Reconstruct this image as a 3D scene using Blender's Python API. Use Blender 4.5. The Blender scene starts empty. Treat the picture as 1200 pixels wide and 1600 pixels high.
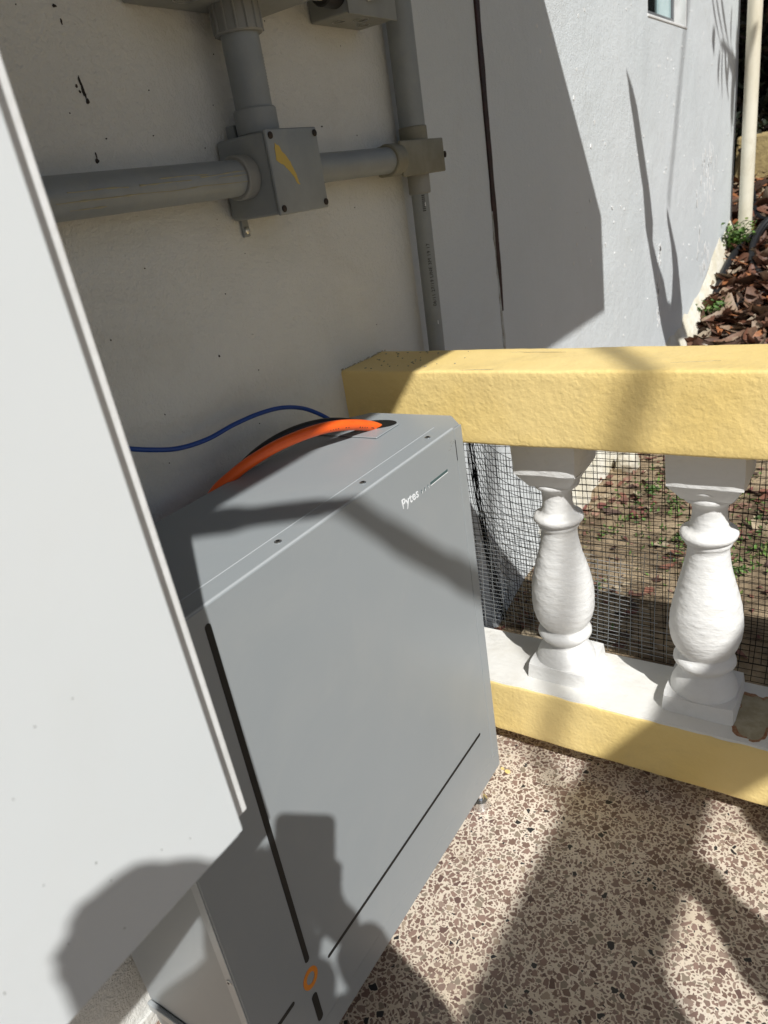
import bpy, bmesh, math, random
from mathutils import Vector, Matrix, noise
random.seed(7)
sc = bpy.context.scene
COL = sc.collection

# ---------------------------------------------------------------- camera, sky, sun
CAM = Vector((0, 0, 1.325))
cd = bpy.data.cameras.new('camera'); cam = bpy.data.objects.new('camera', cd); COL.objects.link(cam)
R3 = Matrix(((0.8308823, -0.1044050, 0.5465658), (0.5353655, 0.4178020, -0.7340472), (-0.1517180, 0.9025193, 0.4030391)))
cam.matrix_world = Matrix.Translation(CAM) @ R3.to_4x4()
cd.sensor_width = 36; cd.lens = 1126.93 / 1600 * 36; cd.clip_start = .02; cd.clip_end = 300
cd.dof.use_dof = True; cd.dof.focus_distance = 1.25; cd.dof.aperture_fstop = 8.5
sc.camera = cam
SUN = Vector((0.53874, -0.44497, 0.71538)).normalized()
w = bpy.data.worlds.new('World'); sc.world = w; w.use_nodes = True
nt = w.node_tree; bg = nt.nodes['Background']; sky = nt.nodes.new('ShaderNodeTexSky')
sky.sky_type = 'NISHITA'; sky.sun_disc = False; sky.sun_elevation = math.asin(SUN.z); sky.sun_rotation = math.atan2(SUN.x, SUN.y)
nt.links.new(sky.outputs[0], bg.inputs[0]); bg.inputs[1].default_value = 0.05; sky.dust_density = 1.5; sky.ozone_density = 1.0
sl = bpy.data.lights.new('sun', 'SUN'); sl.energy = 4.15; sl.angle = math.radians(.53); sl.color = (1, .992, .965)
so = bpy.data.objects.new('sun', sl); COL.objects.link(so); so.rotation_euler = SUN.to_track_quat('Z', 'Y').to_euler()
sc.view_settings.view_transform = 'Standard'; sc.view_settings.look = 'None'; sc.view_settings.gamma = 1
sc.view_settings.exposure = 0.21
UU = Vector((0, 0, 1)).cross(SUN).normalized(); VV = SUN.cross(UU)
def sp(u, v, c): return CAM + UU * u + VV * v + SUN * c      # a point by its place across and along the sunlight

# ---------------------------------------------------------------- materials
def N(m, t, **k):
    n = m.node_tree.nodes.new(t)
    for a, b in k.items():
        if a in n.inputs: n.inputs[a].default_value = b
        else: setattr(n, a, b)
    return n
def base(name, col, rough=.6, metal=0., spec=.5):
    m = bpy.data.materials.new(name); m.use_nodes = True
    b = m.node_tree.nodes['Principled BSDF']
    b.inputs['Base Color'].default_value = (*col, 1); b.inputs['Roughness'].default_value = rough
    b.inputs['Metallic'].default_value = metal; b.inputs['Specular IOR Level'].default_value = spec
    return m, b
def coords(m):
    return N(m, 'ShaderNodeTexCoord').outputs['Object']
def ramp(m, src, stops):
    r = N(m, 'ShaderNodeValToRGB'); m.node_tree.links.new(src, r.inputs[0])
    el = r.color_ramp.elements
    while len(el) < len(stops): el.new(.5)
    for e, (p, c) in zip(el, stops):
        e.position = p; e.color = (*c, 1) if len(c) == 3 else c
    return r
def rich(name, col, col2=None, rough=.6, metal=0, spec=.5, vscale=6, bumps=(), thr=(.4, .65), rv=.0, detail=6, stretch=None):
    """colour that wanders between col and col2, with several layers of bump"""
    m, b = base(name, col, rough, metal, spec); L = m.node_tree.links; c = coords(m)
    if stretch:
        mp = N(m, 'ShaderNodeMapping'); mp.inputs['Scale'].default_value = stretch; L.new(c, mp.inputs[0]); c = mp.outputs[0]
    if col2:
        n = N(m, 'ShaderNodeTexNoise', Scale=vscale, Detail=detail, Roughness=.6); L.new(c, n.inputs['Vector'])
        r = ramp(m, n.outputs['Fac'], [(thr[0], col), (thr[1], col2)]); L.new(r.outputs[0], b.inputs['Base Color'])
        if rv:
            mr = N(m, 'ShaderNodeMapRange'); L.new(n.outputs['Fac'], mr.inputs[0])
            mr.inputs[1].default_value = .3; mr.inputs[2].default_value = .7
            mr.inputs[3].default_value = rough - rv; mr.inputs[4].default_value = rough + rv; L.new(mr.outputs[0], b.inputs['Roughness'])
    prev = None
    for sc_, dist, kind in bumps:
        if kind == 'v':
            t = N(m, 'ShaderNodeTexVoronoi', Scale=sc_); out = t.outputs['Distance']
        else:
            t = N(m, 'ShaderNodeTexNoise', Scale=sc_, Detail=3, Roughness=.5); out = t.outputs['Fac']
        L.new(c, t.inputs['Vector'])
        bp = N(m, 'ShaderNodeBump', Strength=1., Distance=dist); L.new(out, bp.inputs['Height'])
        if prev: L.new(prev, bp.inputs['Normal'])
        prev = bp.outputs[0]
    if prev: L.new(prev, b.inputs['Normal'])
    return m

def terrazzo():
    m, b = base('terrazzo', (.7, .6, .48), .42); L = m.node_tree.links; c = coords(m)
    nz = N(m, 'ShaderNodeTexNoise', Scale=55., Detail=2.); L.new(c, nz.inputs['Vector'])
    mm = N(m, 'ShaderNodeVectorMath', operation='MULTIPLY_ADD'); L.new(nz.outputs['Color'], mm.inputs[0])
    mm.inputs[1].default_value = (.009, .009, .009); L.new(c, mm.inputs[2]); cv = mm.outputs[0]
    def layer(scale, lo, hi, off):
        mp = N(m, 'ShaderNodeMapping'); mp.inputs['Location'].default_value = off; mp.inputs['Rotation'].default_value = (0, 0, off[0]); L.new(cv, mp.inputs[0])
        e = N(m, 'ShaderNodeTexVoronoi', feature='DISTANCE_TO_EDGE', Scale=scale); v = N(m, 'ShaderNodeTexVoronoi', feature='F1', Scale=scale)
        L.new(mp.outputs[0], e.inputs['Vector']); L.new(mp.outputs[0], v.inputs['Vector'])
        s = N(m, 'ShaderNodeSeparateColor'); L.new(v.outputs['Color'], s.inputs[0])
        th = N(m, 'ShaderNodeMapRange'); L.new(s.outputs[0], th.inputs[0]); th.inputs[3].default_value = lo; th.inputs[4].default_value = hi
        sb = N(m, 'ShaderNodeMath', operation='SUBTRACT'); L.new(e.outputs['Distance'], sb.inputs[0]); L.new(th.outputs[0], sb.inputs[1])
        g = N(m, 'ShaderNodeMapRange'); L.new(sb.outputs[0], g.inputs[0]); g.inputs[1].default_value = 0; g.inputs[2].default_value = .035
        cr = ramp(m, s.outputs[1], [(0, (.22, .145, .115)), (.18, (.31, .21, .17)), (.36, (.25, .165, .135)), (.52, (.35, .26, .21)), (.66, (.27, .19, .155)), (.78, (.30, .245, .19)), (.88, (.16, .10, .085)), (.935, (.035, .034, .036)), (.965, (.42, .33, .25))])
        cr.color_ramp.interpolation = 'CONSTANT'
        return g.outputs[0], cr.outputs[0]
    g1, c1 = layer(78, .04, .24, (0.3, .2, .11)); g2, c2 = layer(138, .07, .27, (2.1, 1.3, .37))
    n3 = N(m, 'ShaderNodeTexNoise', Scale=2.3, Detail=5.); L.new(c, n3.inputs['Vector'])
    mat = ramp(m, n3.outputs['Fac'], [(.36, (.70, .60, .47)), (.6, (.80, .71, .60))])
    fine = N(m, 'ShaderNodeTexNoise', Scale=420., Detail=2.); L.new(c, fine.inputs['Vector'])
    def mix(f, a, bb, blend='MIX'):
        x = N(m, 'ShaderNodeMix', data_type='RGBA', blend_type=blend)
        if isinstance(f, float): x.inputs[0].default_value = f
        else: L.new(f, x.inputs[0])
        L.new(a, x.inputs[6]); L.new(bb, x.inputs[7]); return x.outputs[2]
    k = mix(g2, mat.outputs[0], c2); k = mix(g1, k, c1)
    fr = ramp(m, fine.outputs['Fac'], [(.3, (.74, .74, .74)), (.62, (1, 1, 1))]); k = mix(.4, k, fr.outputs[0], 'MULTIPLY')
    n4 = N(m, 'ShaderNodeTexNoise', Scale=1.4, Detail=6., Roughness=.65); L.new(c, n4.inputs['Vector'])
    fr = ramp(m, n4.outputs['Fac'], [(.42, (1, 1, 1)), (.72, (.80, .76, .70))]); k = mix(1., k, fr.outputs[0], 'MULTIPLY')
    n5 = N(m, 'ShaderNodeTexNoise', Scale=5.5, Detail=9., Roughness=.72); L.new(c, n5.inputs['Vector'])
    f5 = ramp(m, n5.outputs['Fac'], [(.62, (0, 0, 0)), (.72, (.7, .7, .7))]); pale = ramp(m, n5.outputs['Fac'], [(.6, (.72, .66, .50)), (.75, (.80, .78, .70))])
    k = mix(f5.outputs[0], k, pale.outputs[0])
    L.new(k, b.inputs['Base Color'])
    bp = N(m, 'ShaderNodeBump', Strength=.35, Distance=.0006); L.new(g1, bp.inputs['Height']); L.new(bp.outputs[0], b.inputs['Normal'])
    return m

M = {}
M['terrazzo'] = terrazzo()
M['stucco'] = rich('stucco_cream', (.655, .655, .62), (.70, .70, .665), .62, vscale=1.6, bumps=((240, .0020, 'n'), (75, .0033, 'n'), (9, .006, 'n')))
M['wall_white'] = rich('wall_white', (.655, .69, .70), (.695, .725, .735), .5, vscale=1.2, bumps=((190, .0020, 'n'), (55, .0022, 'n'), (5, .008, 'n')))
M['footing'] = rich('footing', (.66, .61, .48), (.78, .75, .66), .7, vscale=9, bumps=((40, .006, 'n'),))
M['yellow'] = rich('yellow_paint', (.88, .655, .245), (.91, .70, .30), .5, vscale=3.2, bumps=((130, .0013, 'n'), (40, .0016, 'n')), rv=.08)
M['ledge_white'] = rich('ledge_white', (.80, .785, .74), (.70, .665, .59), .55, vscale=7, thr=(.5, .78), bumps=((70, .0012, 'n'), (18, .003, 'n')))
M['white_paint'] = rich('baluster_white', (.80, .795, .775), (.74, .725, .69), .5, vscale=11, thr=(.5, .8), bumps=((60, .0016, 'n'), (24, .0022, 'n')), stretch=(1, 1, 2.1))
M['peeled'] = rich('bare_render', (.36, .31, .20), (.47, .41, .29), .8, vscale=45, bumps=((120, .001, 'n'),))
M['rust'] = rich('rust_edge', (.30, .13, .06), (.42, .26, .15), .8, vscale=90)
M['cab'] = rich('cabinet_grey', (.303, .327, .339), (.320, .342, .353), .40, vscale=1.5, bumps=((900, .00003, 'n'),), rv=.02)
M['cab_edge'] = rich('cabinet_highlight_grey', (.40, .425, .435), (.42, .44, .45), .30, vscale=2)  # lighter grey; on the folds it paints in the sun's highlight
M['inv'] = rich('inverter_white', (.70, .73, .735), (.725, .75, .755), .42, vscale=2, bumps=((700, .00004, 'n'),), rv=.03)
M['black'] = base('slot_black', (.006, .006, .006), .55)[0]
M['teal'] = base('status_bar_teal', (.07, .12, .12), .25)[0]
M['print'] = base('print_white', (.82, .84, .85), .5)[0]
M['orange_ring'] = base('ring_orange', (.80, .26, .02), .5)[0]
M['silver'] = base('screw_steel', (.62, .63, .63), .28, 1.)[0]
M['chrome'] = base('foot_chrome', (.8, .81, .82), .12, 1.)[0]
M['orange'] = rich('orange_cable', (.92, .13, .012), (.84, .10, .01), .38, vscale=20)
M['blue'] = base('blue_cable', (.006, .05, .26), .38)[0]
M['rubber'] = base('black_rubber', (.012, .012, .013), .45)[0]
M['pvc'] = rich('grey_pvc', (.245, .265, .27), (.285, .305, .31), .42, vscale=14, bumps=((60, .0004, 'n'),), rv=.06)
M['pvc2'] = rich('grey_pvc_dusty', (.25, .255, .245), (.30, .295, .265), .55, vscale=9, bumps=((80, .0004, 'n'),))
M['olive'] = rich('brownish_pvc', (.20, .19, .14), (.25, .24, .19), .5, vscale=22, bumps=((90, .0005, 'n'),))
M['metalbox'] = rich('painted_metal_box', (.25, .26, .245), (.30, .305, .285), .5, vscale=18, bumps=((50, .0004, 'n'),))
M['primer'] = base('yellow_primer', (.55, .40, .10), .7)[0]
M['scratch'] = base('scratch_pale', (.36, .33, .23), .7)[0]
M['ink'] = base('ink_dark', (.03, .03, .03), .7)[0]
M['soot'] = rich('dark_paint_fleck', (.012, .010, .008), (.05, .03, .018), .7, vscale=60)
M['redjoint'] = rich('dark_red_joint', (.018, .006, .006), (.045, .012, .012), .55, vscale=25, bumps=((70, .002, 'n'),))
M['putty'] = rich('flaking_putty', (.55, .58, .58), (.30, .27, .22), .7, vscale=24, bumps=((80, .003, 'n'),))
M['wire'] = base('black_wire', (.006, .006, .006), .7, 0., .15)[0]
M['galv'] = base('galvanised_wire', (.42, .44, .45), .42, .7)[0]
M['soil'] = rich('dry_soil', (.35, .265, .165), (.13, .09, .052), .95, vscale=5, thr=(.42, .62), detail=12, bumps=((24, .02, 'n'), (120, .006, 'n')))
M['cream_pipe'] = rich('cream_pipe', (.70, .66, .54), (.60, .54, .40), .5, vscale=5, stretch=(1, 1, .35), bumps=((40, .0008, 'n'),))
M['frame_white'] = rich('window_white', (.80, .80, .79), (.72, .72, .70), .5, vscale=14, bumps=((60, .001, 'n'),))
M['alu'] = base('window_frame_grey', (.12, .125, .13), .4)[0]
M['glass_dark'] = base('pane_dark', (.01, .012, .013), .06)[0]
M['glass_pale'] = rich('pane_pale', (.34, .50, .52), (.46, .60, .61), .12, vscale=3)
M['bark'] = rich('bark', (.16, .11, .07), (.26, .2, .14), .9, vscale=12, bumps=((30, .01, 'n'),))
M['timber'] = rich('timber', (.25, .17, .1), (.33, .24, .15), .8, vscale=8)
M['roof'] = rich('shade_roof', (.16, .17, .17), (.20, .20, .20), .6, vscale=5)
M['blockstone'] = rich('garden_block', (.42, .32, .14), (.30, .22, .10), .9, vscale=14, bumps=((40, .006, 'n'),))
M['skin'] = rich('skin', (.42, .25, .17), (.46, .28, .19), .55, vscale=30)
M['shirt'] = rich('shirt', (.12, .15, .22), (.14, .17, .25), .9, vscale=40)
M['trousers'] = rich('trousers', (.05, .055, .07), (.06, .065, .08), .9, vscale=40)
M['hair'] = rich('hair', (.02, .014, .01), (.035, .024, .016), .6, vscale=80)
M['shoe'] = base('shoe', (.03, .03, .03), .6)[0]
M['white_stone'] = rich('pale_stone', (.62, .58, .48), (.42, .37, .28), .9, vscale=22, bumps=((40, .006, 'n'),))
def smudge(m, amt, col, scale=3.0, lo=.5, hi=.75, specks=0.):
    """dust and smears worked into a finished material"""
    L = m.node_tree.links; b = m.node_tree.nodes['Principled BSDF']; c = coords(m)
    src = b.inputs['Base Color'].links[0].from_socket if b.inputs['Base Color'].links else None
    n = N(m, 'ShaderNodeTexNoise', Scale=scale, Detail=9., Roughness=.68, Distortion=.6); L.new(c, n.inputs['Vector'])
    f = ramp(m, n.outputs['Fac'], [(lo, (0, 0, 0)), (hi, (amt, amt, amt))])
    x = N(m, 'ShaderNodeMix', data_type='RGBA'); L.new(f.outputs[0], x.inputs[0]); L.new(src, x.inputs[6]); x.inputs[7].default_value = (*col, 1); out = x.outputs[2]
    if specks:
        v = N(m, 'ShaderNodeTexVoronoi', Scale=150.); L.new(c, v.inputs['Vector']); s2 = N(m, 'ShaderNodeSeparateColor'); L.new(v.outputs['Color'], s2.inputs[0])
        r1 = ramp(m, v.outputs['Distance'], [(.05, (1, 1, 1)), (.12, (0, 0, 0))]); r2 = ramp(m, s2.outputs[0], [(.80, (0, 0, 0)), (.82, (specks, specks, specks))])
        mu = N(m, 'ShaderNodeMath', operation='MULTIPLY'); L.new(r1.outputs[0], mu.inputs[0]); L.new(r2.outputs[0], mu.inputs[1])
        y = N(m, 'ShaderNodeMix', data_type='RGBA'); L.new(mu.outputs[0], y.inputs[0]); L.new(out, y.inputs[6]); y.inputs[7].default_value = (*[q * 1.25 for q in col], 1); out = y.outputs[2]
    L.new(out, b.inputs['Base Color'])
smudge(M['cab'], .30, (.40, .40, .385), 4.0, .50, .78, .25)
smudge(M['inv'], .22, (.66, .655, .62), 5.0, .52, .8, .22)
smudge(M['yellow'], .5, (.55, .42, .19), 4.5, .56, .82)
smudge(M['ledge_white'], .55, (.42, .38, .30), 9., .56, .8, .5)
smudge(M['white_paint'], .4, (.50, .47, .40), 12., .58, .82)
smudge(M['pvc'], .5, (.36, .35, .28), 16., .52, .8, .4)
smudge(M['olive'], .5, (.30, .27, .19), 25., .5, .8)
smudge(M['stucco'], .30, (.46, .43, .36), 5., .52, .8, .0)
smudge(M['wall_white'], .30, (.52, .51, .46), 3.2, .55, .85, .5)
smudge(M['cream_pipe'], .5, (.40, .34, .22), 9., .5, .8)
def leafmat(name, cols, rough=.6, trans=0.):
    m, b = base(name, cols[0], rough); L = m.node_tree.links
    g = N(m, 'ShaderNodeNewGeometry'); st = [(i / len(cols), c) for i, c in enumerate(cols)]
    r = ramp(m, g.outputs['Random Per Island'], st); r.color_ramp.interpolation = 'CONSTANT'
    n = N(m, 'ShaderNodeTexNoise', Scale=60., Detail=3.); L.new(coords(m), n.inputs['Vector'])
    f = ramp(m, n.outputs['Fac'], [(.3, (.55, .55, .55)), (.65, (1, 1, 1))])
    x = N(m, 'ShaderNodeMix', data_type='RGBA', blend_type='MULTIPLY'); x.inputs[0].default_value = .7
    L.new(r.outputs[0], x.inputs[6]); L.new(f.outputs[0], x.inputs[7]); L.new(x.outputs[2], b.inputs['Base Color'])
    return m
M['litter'] = leafmat('dead_leaves', [(.15, .060, .032), (.11, .052, .032), (.20, .11, .065), (.30, .21, .14), (.07, .04, .025), (.33, .125, .045), (.17, .09, .058), (.36, .29, .21), (.13, .07, .045)])
M['crumbs'] = leafmat('brick_and_bark_bits', [(.24, .10, .065), (.17, .08, .055), (.42, .34, .23), (.30, .17, .12), (.10, .06, .045), (.20, .075, .06)], .85)
M['green'] = leafmat('weed_green', [(.08, .17, .025), (.12, .23, .04), (.055, .11, .02), (.16, .21, .05)])
M['darkleaf'] = leafmat('shrub_dark', [(.012, .02, .008), (.02, .034, .012), (.028, .028, .014), (.035, .02, .014)])

# ---------------------------------------------------------------- mesh helpers
def link(name, bm, mat, parent=None, smooth=False, label=None, cat=None, group=None, kind=None, angle=35):
    me = bpy.data.meshes.new(name); bm.normal_update(); bm.to_mesh(me); bm.free()
    o = bpy.data.objects.new(name, me); COL.objects.link(o)
    me.materials.append(M[mat] if isinstance(mat, str) else mat)
    if smooth:
        me.shade_smooth()
        try:
            me.set_sharp_from_angle(angle=math.radians(angle))
        except Exception: pass
    if parent:
        root = parent
        while root.parent: root = root.parent
        me.transform(Matrix.Translation(-root.location)); o.parent = parent
    if label: o['label'] = label
    if cat: o['category'] = cat
    if group: o['group'] = group
    if kind: o['kind'] = kind
    return o
def thing(name, label, cat, loc=(0, 0, 0), group=None):
    o = bpy.data.objects.new(name, None); COL.objects.link(o); o.location = loc; o.empty_display_size = .05
    o['label'] = label; o['category'] = cat
    if group: o['group'] = group
    return o
def NB(): return bmesh.new()
def box(bm, x0, x1, y0, y1, z0, z1, bev=0, seg=2):
    t = bmesh.new()
    vs = [t.verts.new((x, y, z)) for x in (x0, x1) for y in (y0, y1) for z in (z0, z1)]
    for f in ((0, 1, 3, 2), (4, 6, 7, 5), (0, 4, 5, 1), (2, 3, 7, 6), (0, 2, 6, 4), (1, 5, 7, 3)): t.faces.new([vs[i] for i in f])
    if bev: bmesh.ops.bevel(t, geom=list(t.edges), offset=bev, segments=seg, profile=.5, affect='EDGES')
    bmesh.ops.recalc_face_normals(t, faces=t.faces)
    merge(bm, t); return bm
def merge(bm, t):
    me = bpy.data.meshes.new('tmp'); t.to_mesh(me); t.free(); bm.from_mesh(me); bpy.data.meshes.remove(me)
def frame(d):
    d = d.normalized(); a = Vector((0, 0, 1)) if abs(d.z) < .9 else Vector((1, 0, 0))
    u = d.cross(a).normalized(); return u, d.cross(u)
def tube(bm, pts, rad, n=12, cap=True):
    pts = [Vector(p) for p in pts]; rs = rad if isinstance(rad, (list, tuple)) else [rad] * len(pts)
    u = None; rings = []
    for i, p in enumerate(pts):
        d = (pts[min(i + 1, len(pts) - 1)] - pts[max(i - 1, 0)]).normalized()
        if u is None: u, v = frame(d)
        else:
            u = (u - d * u.dot(d)).normalized(); v = d.cross(u)
        rings.append([bm.verts.new(p + (u * math.cos(a) + v * math.sin(a)) * rs[i]) for a in [2 * math.pi * k / n for k in range(n)]])
    for a, b in zip(rings, rings[1:]):
        for k in range(n): bm.faces.new((a[k], a[(k + 1) % n], b[(k + 1) % n], b[k]))
    if cap:
        bm.faces.new(rings[0][::-1]); bm.faces.new(rings[-1])
    return bm
def spline(pts, n=8):
    P = [Vector(p) for p in pts]; P = [P[0] * 2 - P[1]] + P + [P[-1] * 2 - P[-2]]; out = []
    for i in range(1, len(P) - 2):
        for k in range(n):
            t = k / n; a, b, c, d = P[i - 1:i + 3]
            out.append(.5 * ((2 * b) + (c - a) * t + (2 * a - 5 * b + 4 * c - d) * t * t + (3 * b - a - 3 * c + d) * t ** 3))
    out.append(P[-2]); return out
def prism(bm, pts, off):
    """flat outline pts thickened by vector off"""
    a = [bm.verts.new(Vector(p)) for p in pts]; b = [bm.verts.new(Vector(p) + Vector(off)) for p in pts]
    n = len(a); bm.faces.new(a); bm.faces.new(b[::-1])
    for k in range(n): bm.faces.new((a[k], b[k], b[(k + 1) % n], a[(k + 1) % n]))
    bmesh.ops.recalc_face_normals(bm, faces=bm.faces); return bm
def lumpy(bm, amp, scale, seed=0.):
    for v in bm.verts:
        p = v.co * scale + Vector((seed, seed * 1.7, seed * .3)); v.co += noise.noise_vector(p) * amp
def ngon_disc(bm, c, ax_u, ax_v, ru, rv, thick, n=28, inner=0):
    c = Vector(c); ax_u = Vector(ax_u); ax_v = Vector(ax_v); nn = ax_u.cross(ax_v)
    P = [c + ax_u * math.cos(2 * math.pi * k / n) * ru + ax_v * math.sin(2 * math.pi * k / n) * rv for k in range(n)]
    if not inner: return prism(bm, P, nn * thick)
    Q = [c + (p - c) * inner for p in P]
    va = [bm.verts.new(p) for p in P]; vb = [bm.verts.new(p) for p in Q]; vc = [bm.verts.new(p + nn * thick) for p in P]; vd = [bm.verts.new(p + nn * thick) for p in Q]
    for k in range(n):
        j = (k + 1) % n
        bm.faces.new((vc[k], vc[j], vd[j], vd[k])); bm.faces.new((va[k], va[j], vc[j], vc[k])); bm.faces.new((vb[j], vb[k], vd[k], vd[j])); bm.faces.new((va[j], va[k], vb[k], vb[j]))
    bmesh.ops.recalc_face_normals(bm, faces=bm.faces); return bm

WX = -.984
# ---------------------------------------------------------------- the setting: terrace floor and garden ground
bm = NB(); box(bm, WX, 3.2, -3.4, 1.452, -.12, 0)
link('terrace_floor', bm, 'terrazzo', kind='structure')
YK = [(-60, -.04), (1.7, -.035), (2, .02), (3, .06), (4.6, .19), (5.3, .37), (5.8, .54), (6.3, .7), (7, .9), (9, 1.2), (40, 1.5), (200, 1.5)]
def gz(x, y):
    for (a, b), (c, d) in zip(YK, YK[1:]):
        if a <= y <= c:
            z = b + (d - b) * (y - a) / (c - a); break
    z += .02 * noise.noise(Vector((x * 1.3, y * 1.3, 0))) + .008 * noise.noise(Vector((x * 6, y * 6, 2)))
    return z
bm = NB()
xs = [-60, -20, -6, -3, -2] + [-1.5 + .08 * i for i in range(40)] + [2.2, 3.2, 6, 15, 60]
ys = [-60, -20, -6] + [1.46 + .08 * i for i in range(90)] + [9, 10, 14, 25, 60, 120]
grid = [[bm.verts.new((x, y, gz(x, y) if y > -5 or True else -.1)) for y in ys] for x in xs]
for v in [v for col in grid for v in col]:
    if v.co.y < 1.47: v.co.z = -.14
for i in range(len(xs) - 1):
    for j in range(len(ys) - 1): bm.faces.new((grid[i][j], grid[i + 1][j], grid[i + 1][j + 1], grid[i][j + 1]))
link('garden_ground', bm, 'soil', smooth=True, kind='structure', angle=80)

# ---------------------------------------------------------------- house wall
wall = thing('house_wall', 'cream textured house wall behind the grey cabinet, carrying the conduits', 'wall', (WX, 0, 0))
bm = NB(); box(bm, WX - .25, WX, -3.4, 1.612, -.1, 2.9)
link('wall_face', bm, 'stucco', wall)
bm = NB()   # low plinth line where the wall meets the floor
box(bm, WX, WX + .006, -3.4, .9, .0, .035, .002); lumpy(bm, .002, 30)
link('base_strip', bm, 'stucco', wall)
def blotch(bm, y, z, ry, rz, x=WX, n=10, tilt=0., th=.0012):
    P = []
    for k in range(n):
        a = 2 * math.pi * k / n; r = 1 + random.uniform(-.35, .35)
        dy, dz = math.cos(a) * ry * r, math.sin(a) * rz * r
        P.append((x, y + dy * math.cos(tilt) - dz * math.sin(tilt), z + dz * math.cos(tilt) + dy * math.sin(tilt)))
    prism(bm, P, (th, 0, 0))
bm = NB()
for y, z, a, b in ((.7765, 1.531, .0018, .006), (.778, 1.521, .0025, .008), (.7795, 1.5135, .0012, .006), (.7805, 1.505, .003, .004), (.769, 1.524, .0018, .002), (.772, 1.517, .0016, .0018),
                   (.768, 1.4275, .003, .003), (.769, 1.434, .001, .004), (.77, 1.62, .004, .002), (.774, 1.602, .0012, .003), (.745, 1.49, .0008, .001), (.795, 1.456, .001, .001),
                   (.886, 1.457, .0015, .001), (.9, 1.52, .001, .0012), (.91, 1.1, .002, .002), (.80, 1.27, .001, .001), (.96, 1.20, .001, .001), (1.05, 1.33, .0012, .001),
                   (1.2, 1.33, .001, .0015), (1.33, 1.46, .002, .0015), (1.40, 1.3, .001, .001), (1.45, 1.44, .001, .001), (.70, 1.18, .001, .001), (.66, 1.30, .001, .002), (1.0, 1.05, .001, .001)):
    blotch(bm, y, z, a, b)
for i in range(22):
    blotch(bm, random.uniform(.5, 1.46), random.uniform(.95, 1.65), random.uniform(.0004, .0011), random.uniform(.0004, .0014))
link('paint_fleck', bm, 'soot', wall, kind='stuff', label='dark chips and specks in the cream paint')
# grime collected where the rail meets the wall
bm = NB()
for i in range(26):
    y = 1.25 + .18 * i / 25 + random.uniform(-.004, .004); blotch(bm, y, .977 + random.uniform(.0, .003), random.uniform(.002, .005), random.uniform(.0006, .0018), th=.001)
link('grime', bm, 'peeled', wall)

# second stretch of wall, past the balustrade, with window
wr = thing('garden_wall_of_house', 'white painted house wall beyond the yellow railing, with small window and leaf shadows', 'wall', (WX, 1.48, 0))
XR = WX - .004
def wall_grid(ycuts, zcuts, hole, x, nameobj, mat, parent):
    bm = NB(); V = {}
    def gv(i, j):
        if (i, j) not in V:
            yy, zz = ycuts[i], zcuts[j]
            bulge = .004 * noise.noise(Vector((yy * 2.2, zz * 2.2, 5)))
            if zz < .55: bulge += .045 * max(0, 1 - zz / .55) ** 2.5
            on = any(abs(yy - h) < 1e-6 for h in hole[:2]) or any(abs(zz - h) < 1e-6 for h in hole[2:]) if hole else False
            V[i, j] = bm.verts.new((x + (0 if on else bulge), yy, zz))
        return V[i, j]
    for i in range(len(ycuts) - 1):
        for j in range(len(zcuts) - 1):
            if hole and hole[0] - 1e-6 <= ycuts[i] < hole[1] - 1e-6 and hole[2] - 1e-6 <= zcuts[j] < hole[3] - 1e-6: continue
            bm.faces.new((gv(i, j), gv(i + 1, j), gv(i + 1, j + 1), gv(i, j + 1)))
    # body behind
    y0, y1, z0, z1 = ycuts[0], ycuts[-1], zcuts[0], zcuts[-1]
    for q in (((x - .3, y0, z0), (x, y0, z0), (x, y0, z1), (x - .3, y0, z1)), ((x - .3, y1, z0), (x - .3, y1, z1), (x + .0, y1, z1), (x + .0, y1, z0)),
              ((x - .3, y0, z1), (x, y0, z1), (x, y1, z1), (x - .3, y1, z1)), ((x - .3, y0, z0), (x - .3, y0, z1), (x - .3, y1, z1), (x - .3, y1, z0))):
        bm.faces.new([bm.verts.new(p) for p in q])
    return link(nameobj, bm, mat, parent, smooth=True, angle=30)
def cuts(a, b, extra, step):
    n = max(1, int((b - a) / step)); s = sorted(set([round(a + (b - a) * i / n, 4) for i in range(n + 1)] + extra))
    out = [s[0]]
    for q in s[1:]:
        if q - out[-1] > .012 or q in extra:
            if q in extra and q - out[-1] < .012 and out[-1] not in extra: out.pop()
            out.append(q)
    return out
WZ0, WZ1, WY0, WY1 = 1.832, 2.42, 3.82, 4.575
wall_grid(cuts(1.612, 6.09, [WY0, WY1], .09), cuts(-.2, 2.9, [WZ0, WZ1], .08), (WY0, WY1, WZ0, WZ1), XR, 'wall_face', 'wall_white', wr)
# the wavy dark red joint and the flaking putty below it
bm = NB(); P1 = []; P2 = []
for i in range(60):
    z = .93 + (2.5 - .93) * i / 59; wv = .004 * noise.noise(Vector((0, 0, z * 7))); wd = .011 + .005 * noise.noise(Vector((3, 0, z * 11)))
    if i < 6: wd *= (i + 1) / 6.5
    P1.append((XR - .004, 2.106 + wv - wd, z)); P2.append((XR - .004, 2.108 + wv + wd, z))
prism(bm, P1 + P2[::-1], (.009, 0, 0)); link('joint_filler', bm, 'redjoint', wr, label='dark red wavy filler in the wall joint')
bm = NB(); P1 = []; P2 = []
for i in range(30):
    z = .5 + .72 * i / 29; wv = .004 * noise.noise(Vector((0, 2, z * 17))); wd = .009 + .005 * noise.noise(Vector((3, 4, z * 30)))
    P1.append((XR - .004, 2.100 + wv - wd, z)); P2.append((XR - .004, 2.098 + wv + wd, z))
prism(bm, P1 + P2[::-1], (.0075, 0, 0)); link('joint_putty', bm, 'putty', wr)
bm = NB(); rr = random.Random(3)
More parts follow.
